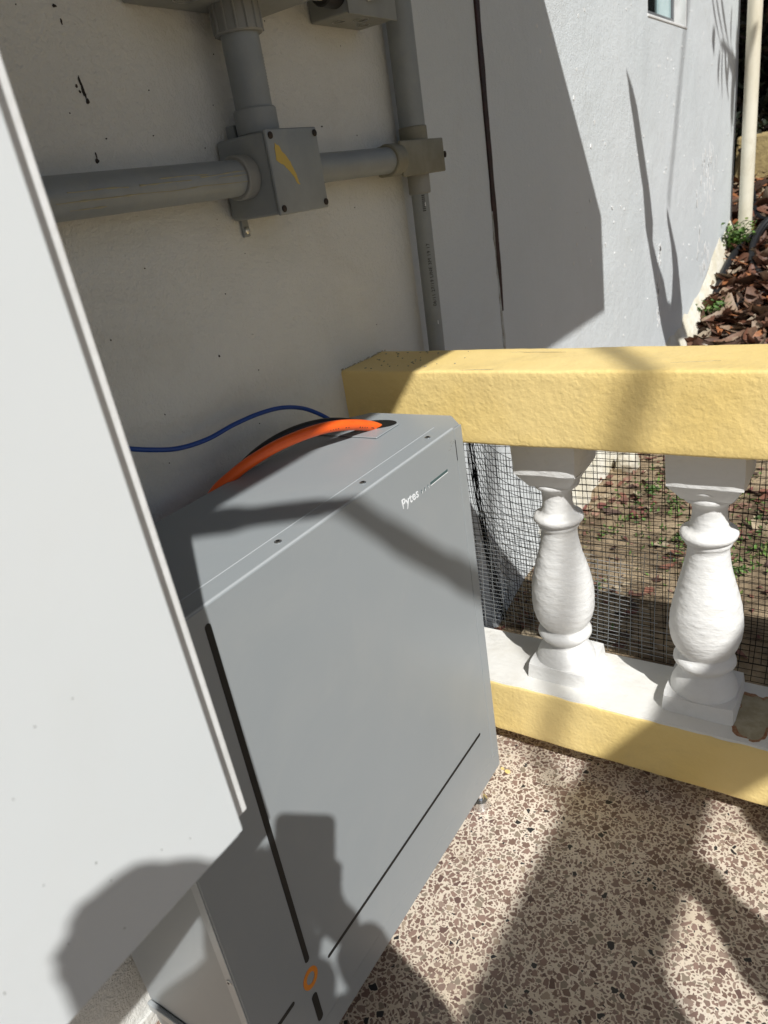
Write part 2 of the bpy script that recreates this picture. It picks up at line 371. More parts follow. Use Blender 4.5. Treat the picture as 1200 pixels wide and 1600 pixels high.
for i in range(170):
    y = rr.uniform(2.3, 5.9); z = rr.uniform(.5, 2.1); s = rr.uniform(.002, .008)
    blotch(bm, y, z, s * 1.3, s, x=XR - .001, n=7, th=.0022)
for i in range(60):   # thicker drips near the ground
    y = rr.gauss(5.15, .16); z = rr.uniform(.55, 1.25) ; blotch(bm, y, z, rr.uniform(.004, .018), rr.uniform(.01, .05), x=XR + .0005, n=8, th=.0012)
for i in range(40):
    y = 4.02 + rr.uniform(-.04, .04); z = rr.uniform(.45, .85); blotch(bm, y, z, rr.uniform(.004, .012), rr.uniform(.006, .02), x=XR - .0, n=8, th=.002)
link('paint_blob', bm, 'frame_white', wr, kind='stuff', label='lumps and drips of white paint')
# rough footing
bm = NB(); P = []
n = 46; rows = []
for i in range(n):
    y = 2.2 + (6.06 - 2.2) * i / (n - 1); g = gz(WX, y); h = .16 + .10 * noise.noise(Vector((y * 2.1, 0, 0))) + .05 * noise.noise(Vector((y * 9, 0, 0))); d = .05 + .05 * abs(noise.noise(Vector((y * 3.3, 7, 0))))
    rows.append([bm.verts.new((XR + .002, y, g + h)), bm.verts.new((XR + d * .5, y, g + h * .6)), bm.verts.new((XR + d, y, g + .02)), bm.verts.new((XR + d * 1.1, y, g - .1)), bm.verts.new((XR - .02, y, g - .1))])
for a, b in zip(rows, rows[1:]):
    for k in range(4): bm.faces.new((a[k], a[k + 1], b[k + 1], b[k]))
bmesh.ops.recalc_face_normals(bm, faces=bm.faces); link('footing', bm, 'footing', wr, smooth=True, angle=25)
# window
win = link('window', box(NB(), XR - .085, XR - .075, WY0 + .001, WY1 - .001, WZ0, WZ1 - .001), 'glass_dark', wr)
bm = NB(); x0 = XR - .078
box(bm, XR - .08, XR - .001, WY1 - .016, WY1, WZ0 + .012, WZ1, .002); box(bm, XR - .08, XR - .001, WY0, WY0 + .010, WZ0 + .012, WZ1, .002); box(bm, XR - .08, XR + .004, WY0, WY1, WZ0, WZ0 + .012, .003)
link('reveal', bm, 'frame_white', win)
bm = NB()
fx0, fx1 = XR - .074, XR - .058
box(bm, fx0, fx1, WY0 + .012, WY1 - .02, WZ0 + .014, WZ0 + .055, .002); box(bm, fx0, fx1, WY1 - .05, WY1 - .02, WZ0 + .056, WZ1, .002); box(bm, fx0, fx1, WY0 + .012, WY0 + .04, WZ0 + .056, WZ1, .002)
link('frame', bm, 'alu', win)
bm = NB(); box(bm, fx0 - .0, fx0 + .006, 4.27, WY1 - .052, WZ0 + .056, WZ1 - .01)
link('pane', bm, 'glass_pale', win)

# ---------------------------------------------------------------- balustrade
def beam(bm, x0, x1, y0, y1, z0, z1, r, step, amp, seed):
    cs = []
    for cy, cz, a0 in ((y1 - r, z1 - r, 0), (y0 + r, z1 - r, 90), (y0 + r, z0 + r, 180), (y1 - r, z0 + r, 270)):
        for k in range(4):
            a = math.radians(a0 + 30 * k); cs.append((cy + r * math.cos(a), cz + r * math.sin(a)))
    full = []
    for i in range(len(cs)):   # subdivide the long sides
        a, b = cs[i], cs[(i + 1) % len(cs)]; L = math.hypot(a[0] - b[0], a[1] - b[1]); m = max(1, int(L / step))
        full += [(a[0] + (b[0] - a[0]) * k / m, a[1] + (b[1] - a[1]) * k / m) for k in range(m)]
    n = int((x1 - x0) / step); rings = []
    for i in range(n + 1):
        x = x0 + (x1 - x0) * i / n; rg = []
        for y, z in full:
            p = Vector((x, y, z)); q = Vector((x * 9 + seed, y * 9, z * 9))
            d = noise.noise_vector(q) * amp + noise.noise_vector(q * 4.) * amp * .45
            d.x = 0; rg.append(bm.verts.new(p + d))
        rings.append(rg)
    m = len(full)
    for a, b in zip(rings, rings[1:]):
        for k in range(m): bm.faces.new((a[k], a[(k + 1) % m], b[(k + 1) % m], b[k]))
    bm.faces.new(rings[0]); bm.faces.new(rings[-1][::-1]); bmesh.ops.recalc_face_normals(bm, faces=bm.faces)
rail = thing('balustrade_rail', 'thick yellow painted concrete handrail along the top of the balusters', 'railing', (WX, 1.33, .9))
bm = NB(); beam(bm, WX, 2.6, 1.25, 1.428, .823, .977, .006, .012, .0015, 1.3)
link('handrail', bm, 'yellow', rail, smooth=True, angle=60)
for (x0, y0, x1, y1) in ((-.70, 1.256, -.62, 1.262), (-.66, 1.395, -.52, 1.388), (-.30, 1.30, -.22, 1.31)):
    bm = NB(); tube(bm, [(x0 + (x1 - x0) * k / 14, y0 + (y1 - y0) * k / 14 + .0035 * noise.noise(Vector((k * .6, x0 * 9, 0))), .9772) for k in range(15)], [.0003 + .0004 * math.sin(math.pi * k / 14) for k in range(15)], 5); link('crack', bm, 'peeled', rail)
bm = NB(); rr = random.Random(11)
for i in range(34):
    u = rr.random(); x = -.97 + u * .2 + rr.uniform(0, .06); y = 1.26 + rr.random() * .15; s = rr.uniform(.0008, .0025)
    ngon_disc(bm, (x, y, .9775), (1, 0, 0), (0, 1, 0), s, s * rr.uniform(.5, 2), .0012, 7)
link('debris', bm, 'peeled', rail, kind='stuff')
kerb = thing('concrete_kerb', 'yellow lower beam with white top carrying the balusters above the terrazzo', 'railing', (WX, 1.35, .1))
bm = NB(); beam(bm, WX, 2.6, 1.25, 1.45, .065, .212, .006, .012, .0018, 8.1)
link('beam', bm, 'yellow', kerb, smooth=True, angle=60)
bm = NB(); fr = []; bk = []; n = 170
for i in range(n + 1):
    x = WX + .001 + 3.58 * i / n
    fr.append((x, 1.2525 + .0022 * noise.noise(Vector((x * 25, 0, 0))) + .001 * noise.noise(Vector((x * 90, 0, 0))), .2105)); bk.append((x, 1.449, .2105))
a = [bm.verts.new(Vector(p) + Vector((0, .002, .0050))) for p in fr]; b = [bm.verts.new(Vector(p) + Vector((0, 0, .0050))) for p in bk]; c = [bm.verts.new(p) for p in fr]; d = [bm.verts.new(p) for p in bk]
for i in range(n):
    bm.faces.new((a[i], a[i + 1], b[i + 1], b[i])); bm.faces.new((c[i], c[i + 1], a[i + 1], a[i])); bm.faces.new((b[i], b[i + 1], d[i + 1], d[i]))
bmesh.ops.recalc_face_normals(bm, faces=bm.faces); ob = link('white_top', bm, 'ledge_white', kerb, smooth=True, angle=30)
bm = NB()
def irregular(bm, pts, z, th, amp, seed, n=6):
    P = []
    for i in range(len(pts)):
        a, b = Vector(pts[i]), Vector(pts[(i + 1) % len(pts)])
        for k in range(n):
            p = a.lerp(b, k / n); nn = noise.noise_vector(Vector((p.x * 60 + seed, p.y * 60, 0))) * amp; P.append((p.x + nn.x, p.y + nn.y, z))
    prism(bm, P, (0, 0, th))
patch = [(-.172, 1.405), (-.165, 1.35), (-.172, 1.31), (-.150, 1.272), (-.120, 1.275), (-.105, 1.32), (-.088, 1.365), (-.06, 1.40), (-.10, 1.415), (-.14, 1.40)]
irregular(bm, [(x * 1.0 + (x + .13) * .16, y + (y - 1.34) * .10) for x, y in patch], .2145, .0018, .012, 3); link('rusty_rim', bm, 'rust', kerb)
bm = NB(); irregular(bm, patch, .2150, .0022, .012, 3); link('peeled_patch', bm, 'peeled', kerb, label='bare patch where the white paint has peeled off')

prof = [(.745, .050), (.736, .058), (.7285, .0600), (.722, .0575), (.716, .050), (.712, .0475), (.707, .0500), (.702, .0505), (.697, .0475), (.692, .040), (.684, .0340), (.672, .0322), (.655, .0328), (.640, .0350), (.634, .0375), (.6305, .046), (.6265, .0525), (.6205, .0540), (.6145, .0520), (.6095, .0450), (.6050, .0435), (.6005, .0440), (.5965, .0410), (.592, .0385), (.575, .040), (.553, .0435), (.53, .049), (.505, .0555), (.48, .062), (.455, .067), (.43, .0702), (.405, .0708), (.385, .0690), (.367, .0645), (.352, .058), (.343, .0515), (.339, .0505), (.3345, .0565), (.3285, .0610), (.3215, .0620), (.3150, .0590), (.308, .0500), (.300, .0430), (.295, .0420), (.290, .0470), (.282, .0555), (.272, .0625), (.263, .0665), (.254, .0690), (.246, .0690), (.240, .06)]
def make_baluster(seed):
    t = thing('baluster', 'x', 'baluster', (0, 1.366, .215), 'white turned balusters of the railing')
    def lathe():
        bm = NB(); n = 56; rings = []
        P = []
        for (z0, r0), (z1, r1) in zip(prof, prof[1:]):
            m = max(1, int(abs(z0 - z1) / .006)); P += [(z0 + (z1 - z0) * k / m, r0 + (r1 - r0) * k / m) for k in range(m)]
        P.append(prof[-1])
        for z, r in P:
            rg = []
            for k in range(n):
                a = 2 * math.pi * k / n; q = Vector((math.cos(a) * r, math.sin(a) * r, z)) * 14 + Vector((seed, 0, 0))
                rr = r + .0022 * noise.noise(q) + .0012 * noise.noise(Vector((q.x * 2, q.y * 2, q.z * 7)))
                rg.append(bm.verts.new((math.cos(a) * rr, 1.366 + math.sin(a) * rr, z + .0013 * noise.noise(q * .8))))
            rings.append(rg)
        for a, b in zip(rings, rings[1:]):
            for k in range(n): bm.faces.new((a[k], b[k], b[(k + 1) % n], a[(k + 1) % n]))
        bm.faces.new(rings[0]); bm.faces.new(rings[-1][::-1]); bmesh.ops.recalc_face_normals(bm, faces=bm.faces); return bm
    link('shaft', lathe(), 'white_paint', t, smooth=True, angle=70)
    def block(z0, z1, w0, w1, sd, z2=None, w2=None):
        bm = NB(); N_ = 7; L = []
        lv = [(z0, w0), (z0 + (z1 - z0) * .33, w0 + (w1 - w0) * .33), (z0 + (z1 - z0) * .66, w0 + (w1 - w0) * .66), (z1, w1)] + ([(z2, w2)] if z2 else [])
        for z, w_ in lv:
            rg = []
            for s in range(4):
                for k in range(N_):
                    u = -1 + 2 * k / N_; cx, cy = [(u, -1), (1, u), (-u, 1), (-1, -u)][s]
                    rd = 1 - .035 * (abs(u) ** 8)
                    p = Vector((cx * w_ * rd, cy * w_ * rd, z)); p += noise.noise_vector(p * 22 + Vector((sd, 0, 0))) * .0022
                    rg.append(bm.verts.new(p + Vector((0, 1.366, 0))))
            L.append(rg)
        m = 4 * N_
        for a, b in zip(L, L[1:]):
            for k in range(m): bm.faces.new((a[k], a[(k + 1) % m], b[(k + 1) % m], b[k]))
        bm.faces.new(L[0]); bm.faces.new(L[-1]); bmesh.ops.recalc_face_normals(bm, faces=bm.faces); return bm
    link('top_block', block(.742, .826, .069, .071, seed, None), 'white_paint', t, smooth=True, angle=40)
    link('base_block', block(.213, .252, .0735, .0705, seed + 4), 'white_paint', t, smooth=True, angle=40)
    # inverted pyramid under the top block
    bm = block(.708, .742, .046, .068, seed + 8); link('capital', bm, 'white_paint', t, smooth=True, angle=40)
    return t
labs = {-.548: 'white baluster nearest the grey cabinet, fully in the sun', -.24: 'white baluster beside the peeled patch, its foot crossed by shade',
        .068: 'white baluster just outside the right edge', .376: 'white baluster third from the grey cabinet going right out of view', .684: 'white baluster fourth past the cabinet, out of view'}
b0 = make_baluster(3.1)
b0.location.x = -.548; b0['label'] = labs[-.548]
for x, rz in ((-.24, 1), (.068, 3), (.376, 1), (.684, 2)):
    r = b0.copy(); COL.objects.link(r); r.location.x = x; r.rotation_euler.z = rz * math.pi / 2; r['label'] = labs[x]
    for ch in list(b0.children):
        c = ch.copy(); COL.objects.link(c); c.parent = r
# meshes of parts were built about x=0, so child inverse is relative to the empty at x=0
# ---------------------------------------------------------------- wire mesh behind the balusters
def wires(bm, f, U, V, su, sv, rad, jit=0., seed=0, skip=None):
    rr = random.Random(seed)
    def strand(fn, n):
        pts = []
        for i in range(n + 1):
            p = fn(i / n)
            if p is None:
                if len(pts) > 1: tube(bm, pts, rad, 3, False)
                pts = []
            else: pts.append(p)
        if len(pts) > 1: tube(bm, pts, rad, 3, False)
    nu = int(U / su); nv = int(V / sv)
    for i in range(nu + 1):
        u = i * su + rr.uniform(-jit, jit); strand(lambda t: f(u, t * V), max(8, int(V / .03)))
    for j in range(nv + 1):
        v = j * sv + rr.uniform(-jit, jit); strand(lambda t: f(t * U, v), max(8, int(U / .03)))
def wob(p, a, s=5., sd=0): return p + noise.noise_vector(p * s + Vector((sd, 0, 0))) * a
fm = thing('wire_fence', 'black square wire mesh stretched behind the white balusters', 'wire mesh', (0, 1.47, .215))
bm = NB(); wires(bm, lambda u, v: wob(Vector((-.93 + u, 1.472, .205 + v)), .007), 1.9, .63, .0275, .0165, .00085, .0007, 1)
link('mesh_panel', bm, 'wire', fm)
bm = NB(); wires(bm, lambda u, v: wob(Vector((-.60 + u, 1.515 + .02 * math.sin(u * 4), .19 + v + u * .03)), .012, 4, 5), 1.5, .66, .0265, .0168, .00085, .0010, 2)
link('mesh_panel', bm, 'wire', fm)
fr_ = thing('wire_mesh_roll', 'curled end of black wire mesh bunched beside the grey cabinet', 'wire mesh', (-.8, 1.52, .215))
def roll(u, v):
    u = max(u, 0.)   # the sheet leaves the bundle and sags away from it
    x = -.812 + .62 * u ** 1.28 + .05 * v * v; y = 1.49 + .07 * math.sin(min(u, .5) * 3.1); z = .83 - v - .19 * (1 - math.exp(-u / .13))
    if z < .2: return None
    return wob(Vector((x, y, z)), .005, 6, 9)
bm = NB(); wires(bm, roll, .40, .64, .0135, .0245, .00085, .0006, 3); link('mesh_sheet', bm, 'wire', fr_)
bm = NB(); rr = random.Random(5)
for k in range(13):
    o = rr.uniform(-.007, .006); o2 = rr.uniform(-.01, .01)
    pts = [wob(Vector((-.814 + o + .05 * (t / 12) ** 2.2, 1.485 + o2, .83 - .60 * t / 12)), .005, 14, k) for t in range(13)]
    tube(bm, pts, .0009, 4, False)
link('bunched_wire', bm, 'wire', fr_)
fg = thing('galvanised_mesh', 'bright galvanised wire mesh low behind the balusters, cut ends to the right', 'wire mesh', (-.6, 1.47, .215))
bm = NB(); rr = random.Random(8)
for j in range(28):
    z = .222 + j * .0118; x1 = (-.34 - .004 * j if j < 13 else -.42 + .012 * (j - 13)) + rr.uniform(-.02, .03)
    tube(bm, [wob(Vector((-.93 + (x1 + .93) * k / 12, 1.466, z + .02 * (1 - k / 12))), .004, 7, 2) for k in range(13)], .00075, 4, False)
for i in range(24):
    x = -.92 + i * .0275
    tube(bm, [wob(Vector((x + .01 * k / 6, 1.4645, .21 + (.29 + .08 * noise.noise(Vector((x * 5, 0, 0)))) * k / 6)), .004, 7, 2) for k in range(7)], .00075, 4, False)
link('mesh_panel', bm, 'galv', fg)

# ---------------------------------------------------------------- grey battery cabinet
XF, CY0, CY1, CZ0, CZ1, XB = -.623, .336, 1.165, .066, .916, -.903
cab = thing('battery_cabinet', 'tall grey metal battery cabinet standing on chrome feet, orange cable on top', 'cabinet', (-.76, .75, 0))
bm = NB()
plan = [(XB, CY0 + .003), (XF - .003, CY0 + .003), (XF - .003, 1.086), (XF - .003, 1.117), (XF - .046, CY1), (-.858, CY1), (XB, 1.113)]
plan_low = [(XB, CY0 + .003), (XF - .003, CY0 + .003), (XF - .003, 1.117), (XF - .046, CY1), (-.858, CY1), (XB, 1.113)]
prism(bm, [(x, y, .142) for x, y in plan_low], (0, 0, CZ1 - .142 - .0015))
bmesh.ops.bevel(bm, geom=[e for e in bm.edges if all(v.co.z > .9 for v in e.verts)], offset=.0025, segments=2, affect='EDGES')
link('body', bm, 'cab', cab)
bm = NB(); t = [(XB, CY0), (XF - .001, CY0), (XF - .001, 1.116), (XF - .046, CY1 - .001), (-.858, CY1 - .001), (XB, 1.112)]
tin = [(XB + .01, CY0 + .012), (XF - .016, CY0 + .012), (XF - .016, 1.100), (XF - .05, CY1 - .016), (-.85, CY1 - .016), (XB + .01, 1.1)]
lv = [[bm.verts.new((x, y, .1405)) for x, y in t], [bm.verts.new((x, y, .096)) for x, y in t], [bm.verts.new((x, y, CZ0)) for x, y in tin]]
for a, b in zip(lv, lv[1:]):
    for k in range(6): bm.faces.new((a[k], a[(k + 1) % 6], b[(k + 1) % 6], b[k]))
bm.faces.new(lv[0]); bm.faces.new(lv[-1]); bmesh.ops.recalc_face_normals(bm, faces=bm.faces)
link('base', bm, 'cab', cab)
# front cover folded over the top and the left side
bm = NB(); box(bm, XF - .0028, XF, CY0, 1.0865, .142, CZ1 + .0012, .0012)
fp = link('front_panel', bm, 'cab', cab)
bm = NB(); box(bm, XF - .042, XF - .0045, CY0, 1.0865, CZ1 - .0012, CZ1 + .0012, .0011); fl = link('top_flange', bm, 'cab', fp)
bm = NB(); tube(bm, [(XF - .0415, CY0, CZ1 + .0002), (XF - .0415, 1.0865, CZ1 + .0002)], .0016, 10); link('flange_highlight', bm, 'cab_edge', fl, smooth=True)  # highlight along the inner flange line, put into the paler colour
bm = NB(); box(bm, XF - .019, XF - .003, CY0 - .0015, CY0 + .002, .142, CZ1 - .002, .0009); link('side_flange', bm, 'cab_edge', fp)
# fold line, its sun highlight put in as a lighter grey strip
bm = NB(); tube(bm, [(XF - .0036, CY0 + .002, CZ1 + .0004), (XF - .0036, 1.086, CZ1 + .0004)], .0026, 10); link('fold_highlight', bm, 'cab_edge', fp, smooth=True)
# end cap to the right
bm = NB(); box(bm, XF - .0034, XF - .0006, 1.0885, 1.1165, .142, CZ1 - .001, .0010); ec = link('end_cap', bm, 'cab', cab)
bm = NB(); box(bm, XF - .0008, XF + .0001, 1.0870, 1.0880, .855, .895); link('seam_gap', bm, 'black', ec)
bm = NB(); prism(bm, [(-.748, 1.020, CZ1 - .0008), (-.748, 1.100, CZ1 - .0008), (-.895, 1.100, CZ1 - .0008), (-.895, 1.020, CZ1 - .0008)], (0, 0, .0022))
bmesh.ops.bevel(bm, geom=list(bm.edges), offset=.0009, segments=1, affect='EDGES')
ep = link('cable_entry_plate', bm, 'cab', cab)
bm = NB(); ngon_disc(bm, (-.805, 1.082, CZ1 + .0012), (.94, .34, 0), (-.34, .94, 0), .054, .027, .0012, 36); link('cable_opening', bm, 'black', ep)
# left side panel
bm = NB(); box(bm, XB + .003, XF - .0215, CY0 + .001, CY0 + .0035, .165, CZ1 - .004, .0008); link('side_panel', bm, 'cab', cab)
bm = NB(); box(bm, XB - .001, XF - .004, CY0 - .006, CY0 + .002, .138, .158, .002); link('side_skirt', bm, 'cab_edge', cab)
def screw(p, nrm, r=.0055, name='screw', parent=cab):
    nrm = Vector(nrm); u, v = frame(nrm); bm = NB(); p = Vector(p)
    tube(bm, [p, p + nrm * .0014, p + nrm * .0022], [r, r, r * .75], 16)
    s = link(name, bm, 'silver', parent, smooth=True, angle=30)
    bm = NB(); ngon_disc(bm, p + nrm * .0021, u, v if u.cross(v).dot(nrm) > 0 else -v, r * .5, r * .5, .0005, 6); link('socket', bm, 'black', s); return s
for y in (.415, .622, .828, 1.034): screw((-.6475, y, CZ1 + .001), (0, 0, 1))
for z in (.705, .60, .40, .22): screw((XF - .0105, CY0 - .001, z), (0, -1, 0), .0045)
def slot(y0, y1, z0, z1):
    bm = NB(); r = min(y1 - y0, z1 - z0) / 2; P = []
    vert = (z1 - z0) > (y1 - y0)
    for k in range(9):
        a = math.pi * k / 8
        P.append((XF - .0004, (y0 + y1) / 2 + r * math.cos(a), z1 - r + r * math.sin(a)) if vert else (XF - .0004, y1 - r + r * math.sin(a), (z0 + z1) / 2 + r * math.cos(a)))
    for k in range(9):
        a = math.pi + math.pi * k / 8
        P.append((XF - .0004, (y0 + y1) / 2 + r * math.cos(a), z0 + r + r * math.sin(a)) if vert else (XF - .0004, y0 + r + r * math.sin(a), (z0 + z1) / 2 + r * math.cos(a)))
    prism(bm, P, (.0008, 0, 0)); link('slot', bm, 'black', fp)
slot(.4512, .4610, .286, .896); slot(.495, 1.045, .2405, .2475); slot(.4435, .4560, .155, .218); slot(.345, .413, .2475, .2555)
bm = NB(); ngon_disc(bm, (XF - .0002, .4525, .2525), (0, 1, 0), (0, 0, 1), .0165, .0195, .0009, 40, .56); link('orange_ring', bm, 'orange_ring', fp)
bm = NB(); box(bm, XF - .0003, XF + .0006, .983, 1.046, .8495, .8545, .0003); link('status_bar', bm, 'teal', fp)
bm = NB(); box(bm, XF - .0003, XF + .0008, .984, 1.0465, .8480, .8494); link('status_bar_rim', bm, 'print', fp)
for y in (.9515, .962, .974):
    bm = NB(); prism(bm, [(XF, y, .8475), (XF, y + .0012, .8475), (XF, y + .0012, .854), (XF, y, .854)], (.0006, 0, 0)); link('indicator_mark', bm, 'teal', fp)
    bm = NB(); prism(bm, [(XF, y + .0014, .8465), (XF, y + .0032, .8475), (XF, y + .0026, .8510), (XF, y + .0014, .8500)], (.0006, 0, 0)); link('indicator_rim', bm, 'print', fp)
def text(s, size, M4, mat, parent, name, ext=.0002, space=1., off=0):
    c = bpy.data.curves.new('t', 'FONT'); c.body = s; c.size = size; c.extrude = ext; c.space_character = space; c.offset = off
    o = bpy.data.objects.new('t', c); COL.objects.link(o); bpy.context.view_layer.update()
    me = bpy.data.meshes.new_from_object(o.evaluated_get(bpy.context.evaluated_depsgraph_get())); bpy.data.objects.remove(o); bpy.data.curves.remove(c)
    me.transform(M4); bm = NB(); bm.from_mesh(me); bpy.data.meshes.remove(me); return link(name, bm, mat, parent)
TM = Matrix(((0, 0, 1, XF + .0003), (1, 0, 0, .888), (0, 1, 0, .8465), (0, 0, 0, 1)))
text('Pytes', .0235, TM, 'print', fp, 'lettering', .0003, 1.08, .0002)
bm = NB(); rr = random.Random(2)
for i in range(9): blotch(bm, 1.072 + rr.uniform(-.012, .012), .892 + rr.uniform(-.008, .006), rr.uniform(.0008, .0028), rr.uniform(.0006, .0016), x=XF - .0001, th=.0003)
link('scuff', bm, 'metalbox', fp)
for x, y in ((-.655, 1.062), (-.655, .40), (-.86, 1.06), (-.86, .40)):
    bm = NB(); tube(bm, [(x, y, 0), (x, y, .006), (x, y, .012), (x, y, .026), (x, y, .028), (x, y, .072)], [.019, .021, .021, .017, .0085, .0085], 24); link('foot', bm, 'chrome', cab, smooth=True, angle=30)

# cables out of the cabinet
bm = NB(); tube(bm, spline([(-.778, 1.10, .880), (-.784, 1.086, .908), (-.79, 1.047, .930), (-.80, .984, .951), (-.82, .935, .957), (-.85, .88, .952), (-.875, .836, .940), (-.90, .80, .922), (-.925, .765, .895), (-.943, .73, .84), (-.95, .70, .70)], 8), .0102, 18)
oc = link('orange_cable', bm, 'orange', None, smooth=True, label='thick orange cable arching out of the opening on top of the grey cabinet', cat='cable')
bm = NB(); rr = random.Random(4)   # faint printed flecks along the cable
cp = spline([(-.786, 1.07, .919), (-.79, 1.047, .930), (-.80, .984, .951), (-.82, .935, .957)], 10)
for p in cp[6:-4]:
    if rr.random() < .8:
        q = p + Vector((.0094, -.002, -.0035)); box(bm, q.x - .001, q.x + .0008, q.y, q.y + rr.uniform(.001, .003), q.z - .0007, q.z + .0007)
link('printed_fleck', bm, 'ink', oc, kind='stuff')
bm = NB(); tube(bm, spline([(-.806, 1.12, .88), (-.809, 1.10, .902), (-.822, 1.065, .925), (-.845, 1.01, .946), (-.872, .955, .951), (-.896, .90, .943), (-.916, .85, .923), (-.934, .81, .89), (-.95, .77, .80)], 8), .0090, 16)
link('black_cable', bm, 'rubber', None, smooth=True, label='black cable running just behind the orange one', cat='cable')
bm = NB(); tube(bm, spline([(-.868, 1.082, .905), (-.880, 1.068, .925), (-.895, 1.048, .948), (-.912, 1.02, .969), (-.92, .973, .985), (-.925, .917, .992), (-.93, .854, .992), (-.93, .79, .989), (-.93, .727, .996), (-.93, .672, 1.014), (-.93, .624, 1.036), (-.93, .57, 1.07), (-.93, .5, 1.13)], 8), .0041, 12)
link('blue_cable', bm, 'blue', None, smooth=True, label='thin blue cable looping across the cream wall', cat='cable')

# ---------------------------------------------------------------- white inverter in the left foreground
inv = thing('wall_inverter', 'large off-white inverter housing hung on the wall in the left foreground', 'inverter', (-.5, .235, .911))
XI, IY, IZ = -.352, .2345, .912
bm = NB()
def inv_shell():
    o = []
    for z, dz in ((IZ, 1), (1.64, -1)): o.append(z)
    sec = [(-.66, IY - .004), (-.640, IY), (XI - .0065, IY), (XI - .0065, IY - .0045)]
    return sec
pl = [(XI - .030, .2372), (XI - .0016, .2372), (XI - .0004, .2366), (XI, .2356), (XI, -.56), (XI - .008, -.568), (XI - .030, -.568)]
prism(bm, [(x, y, IZ + .0) for x, y in pl], (0, 0, .738))
bmesh.ops.bevel(bm, geom=[e for e in bm.edges if all(v.co.z < IZ + .01 for v in e.verts)], offset=.004, segments=3, affect='EDGES')
link('front_cover', bm, 'inv', inv)
bm = NB(); box(bm, XI - .045, XI - .031, -.575, .2668, .8925, 1.65, .0012); link('body_flange', bm, 'frame_white', inv)
bm = NB(); box(bm, -.62, XI - .0455, -.56, .24, .905, 1.64, .003); link('body', bm, 'inv', inv)
bm = NB(); box(bm, -.70, -.6205, -.52, IY - .03, IZ + .03, 1.62, .003); link('heat_sink', bm, 'metalbox', inv)
bm = NB(); box(bm, WX, -.7005, -.40, -.34, IZ + .1, 1.60, .002); link('bracket', bm, 'silver', inv); bm = NB(); box(bm, WX, -.7005, .05, .10, IZ + .1, 1.60, .002); link('bracket', bm, 'silver', inv)
bm = NB(); rr = random.Random(9)
for i in range(26): blotch(bm, rr.uniform(.02, .22), rr.uniform(.93, 1.3), rr.uniform(.0003, .0008), rr.uniform(.0003, .0008), x=XI - .0002, th=.0004, n=7)
link('dust_fleck', bm, 'metalbox', inv, kind='stuff')

inv.rotation_euler.x = .0135   # hung a touch out of plumb

# ---------------------------------------------------------------- conduits and boxes on the wall
def pipe(name, pts, r, mat, label, extra=(), group=None, n=28):
    t = thing(name, label, 'conduit', pts[0], group); bm = NB(); tube(bm, pts, r, n); link('pipe', bm, mat, t, smooth=True, angle=50)
    for a, b, rr_, mm in extra:
        bm = NB(); a, b = Vector(a), Vector(b); d = (b - a).normalized() * .0025
        tube(bm, [a, a + d, b - d, b], [rr_ - .002, rr_, rr_, rr_ - .002], n); link('coupling', bm, mm, t, smooth=True, angle=30)
    return t
def cover_screw(p, nrm, parent, r=.0045, mat='soot'):
    nrm = Vector(nrm); p = Vector(p); bm = NB(); tube(bm, [p, p + nrm * .003, p + nrm * .0042], [r, r, r * .6], 12); return link('screw', bm, mat, parent, smooth=True, angle=30)
XC = -.925
jb = thing('junction_box', 'grey square junction box with a yellow paint smear on its cover', 'junction box', (-.92, 1.08, 1.378), 'grey conduit boxes')
BX0, BX1, BY0, BY1, BZ0, BZ1 = WX + .004, -.871, 1.014, 1.147, 1.314, 1.442
bm = NB(); box(bm, BX0, BX1, BY0, BY1, BZ0, BZ1, .006, 3); link('body', bm, 'pvc', jb, smooth=True, angle=40)
bm = NB(); box(bm, BX1 + .0006, BX1 + .008, BY0 - .002, BY1 + .002, BZ0 - .002, BZ1 + .002, .003, 3); cv = link('cover', bm, 'pvc', jb, smooth=True, angle=40)
for y, z in ((BY0 + .008, BZ0 + .008), (BY1 - .006, BZ0 + .008), (BY0 + .008, BZ1 - .008), (BY1 - .006, BZ1 - .008)): cover_screw((BX1 + .007, y, z), (1, 0, 0), cv, .0055)
bm = NB(); yl = [(1.030, 1.4225), (1.036, 1.4185), (1.046, 1.4085), (1.058, 1.3950), (1.067, 1.3800), (1.0735, 1.3640), (1.0755, 1.3555), (1.071, 1.3570), (1.064, 1.3680), (1.055, 1.3785), (1.045, 1.3865), (1.036, 1.3905), (1.029, 1.3930), (1.0265, 1.4000), (1.027, 1.4120)]
P = []
for i in range(len(yl)):
    a, b = Vector((*yl[i], 0)), Vector((*yl[(i + 1) % len(yl)], 0))
    for k in range(4):
        p = a.lerp(b, k / 4); q = noise.noise_vector(p * 160) * .0028; P.append((BX1 + .0078, p.x + q.x, p.y + q.y))
prism(bm, P, (.0009, 0, 0)); link('paint_smear', bm, 'primer', cv)
bm = NB(); box(bm, WX, WX + .006, 1.035, 1.052, 1.285, 1.318, .002); tab = link('mounting_tab', bm, 'pvc', jb)
cover_screw((WX + .006, 1.043, 1.296), (1, 0, 0), tab, .006, 'silver')
bm = NB(); box(bm, WX, WX + .02, 1.05, 1.068, 1.438, 1.465, .002); link('mounting_tab', bm, 'pvc', jb)
cl = pipe('conduit', [(XC, .30, 1.380), (XC, 1.012, 1.380)], .0285, 'pvc', 'fat grey conduit with cream scratches running left from the smeared junction box', [((XC, .985, 1.380), (XC, 1.013, 1.380), .035, 'pvc2')], 'grey conduits')
bm = NB(); rr = random.Random(6)
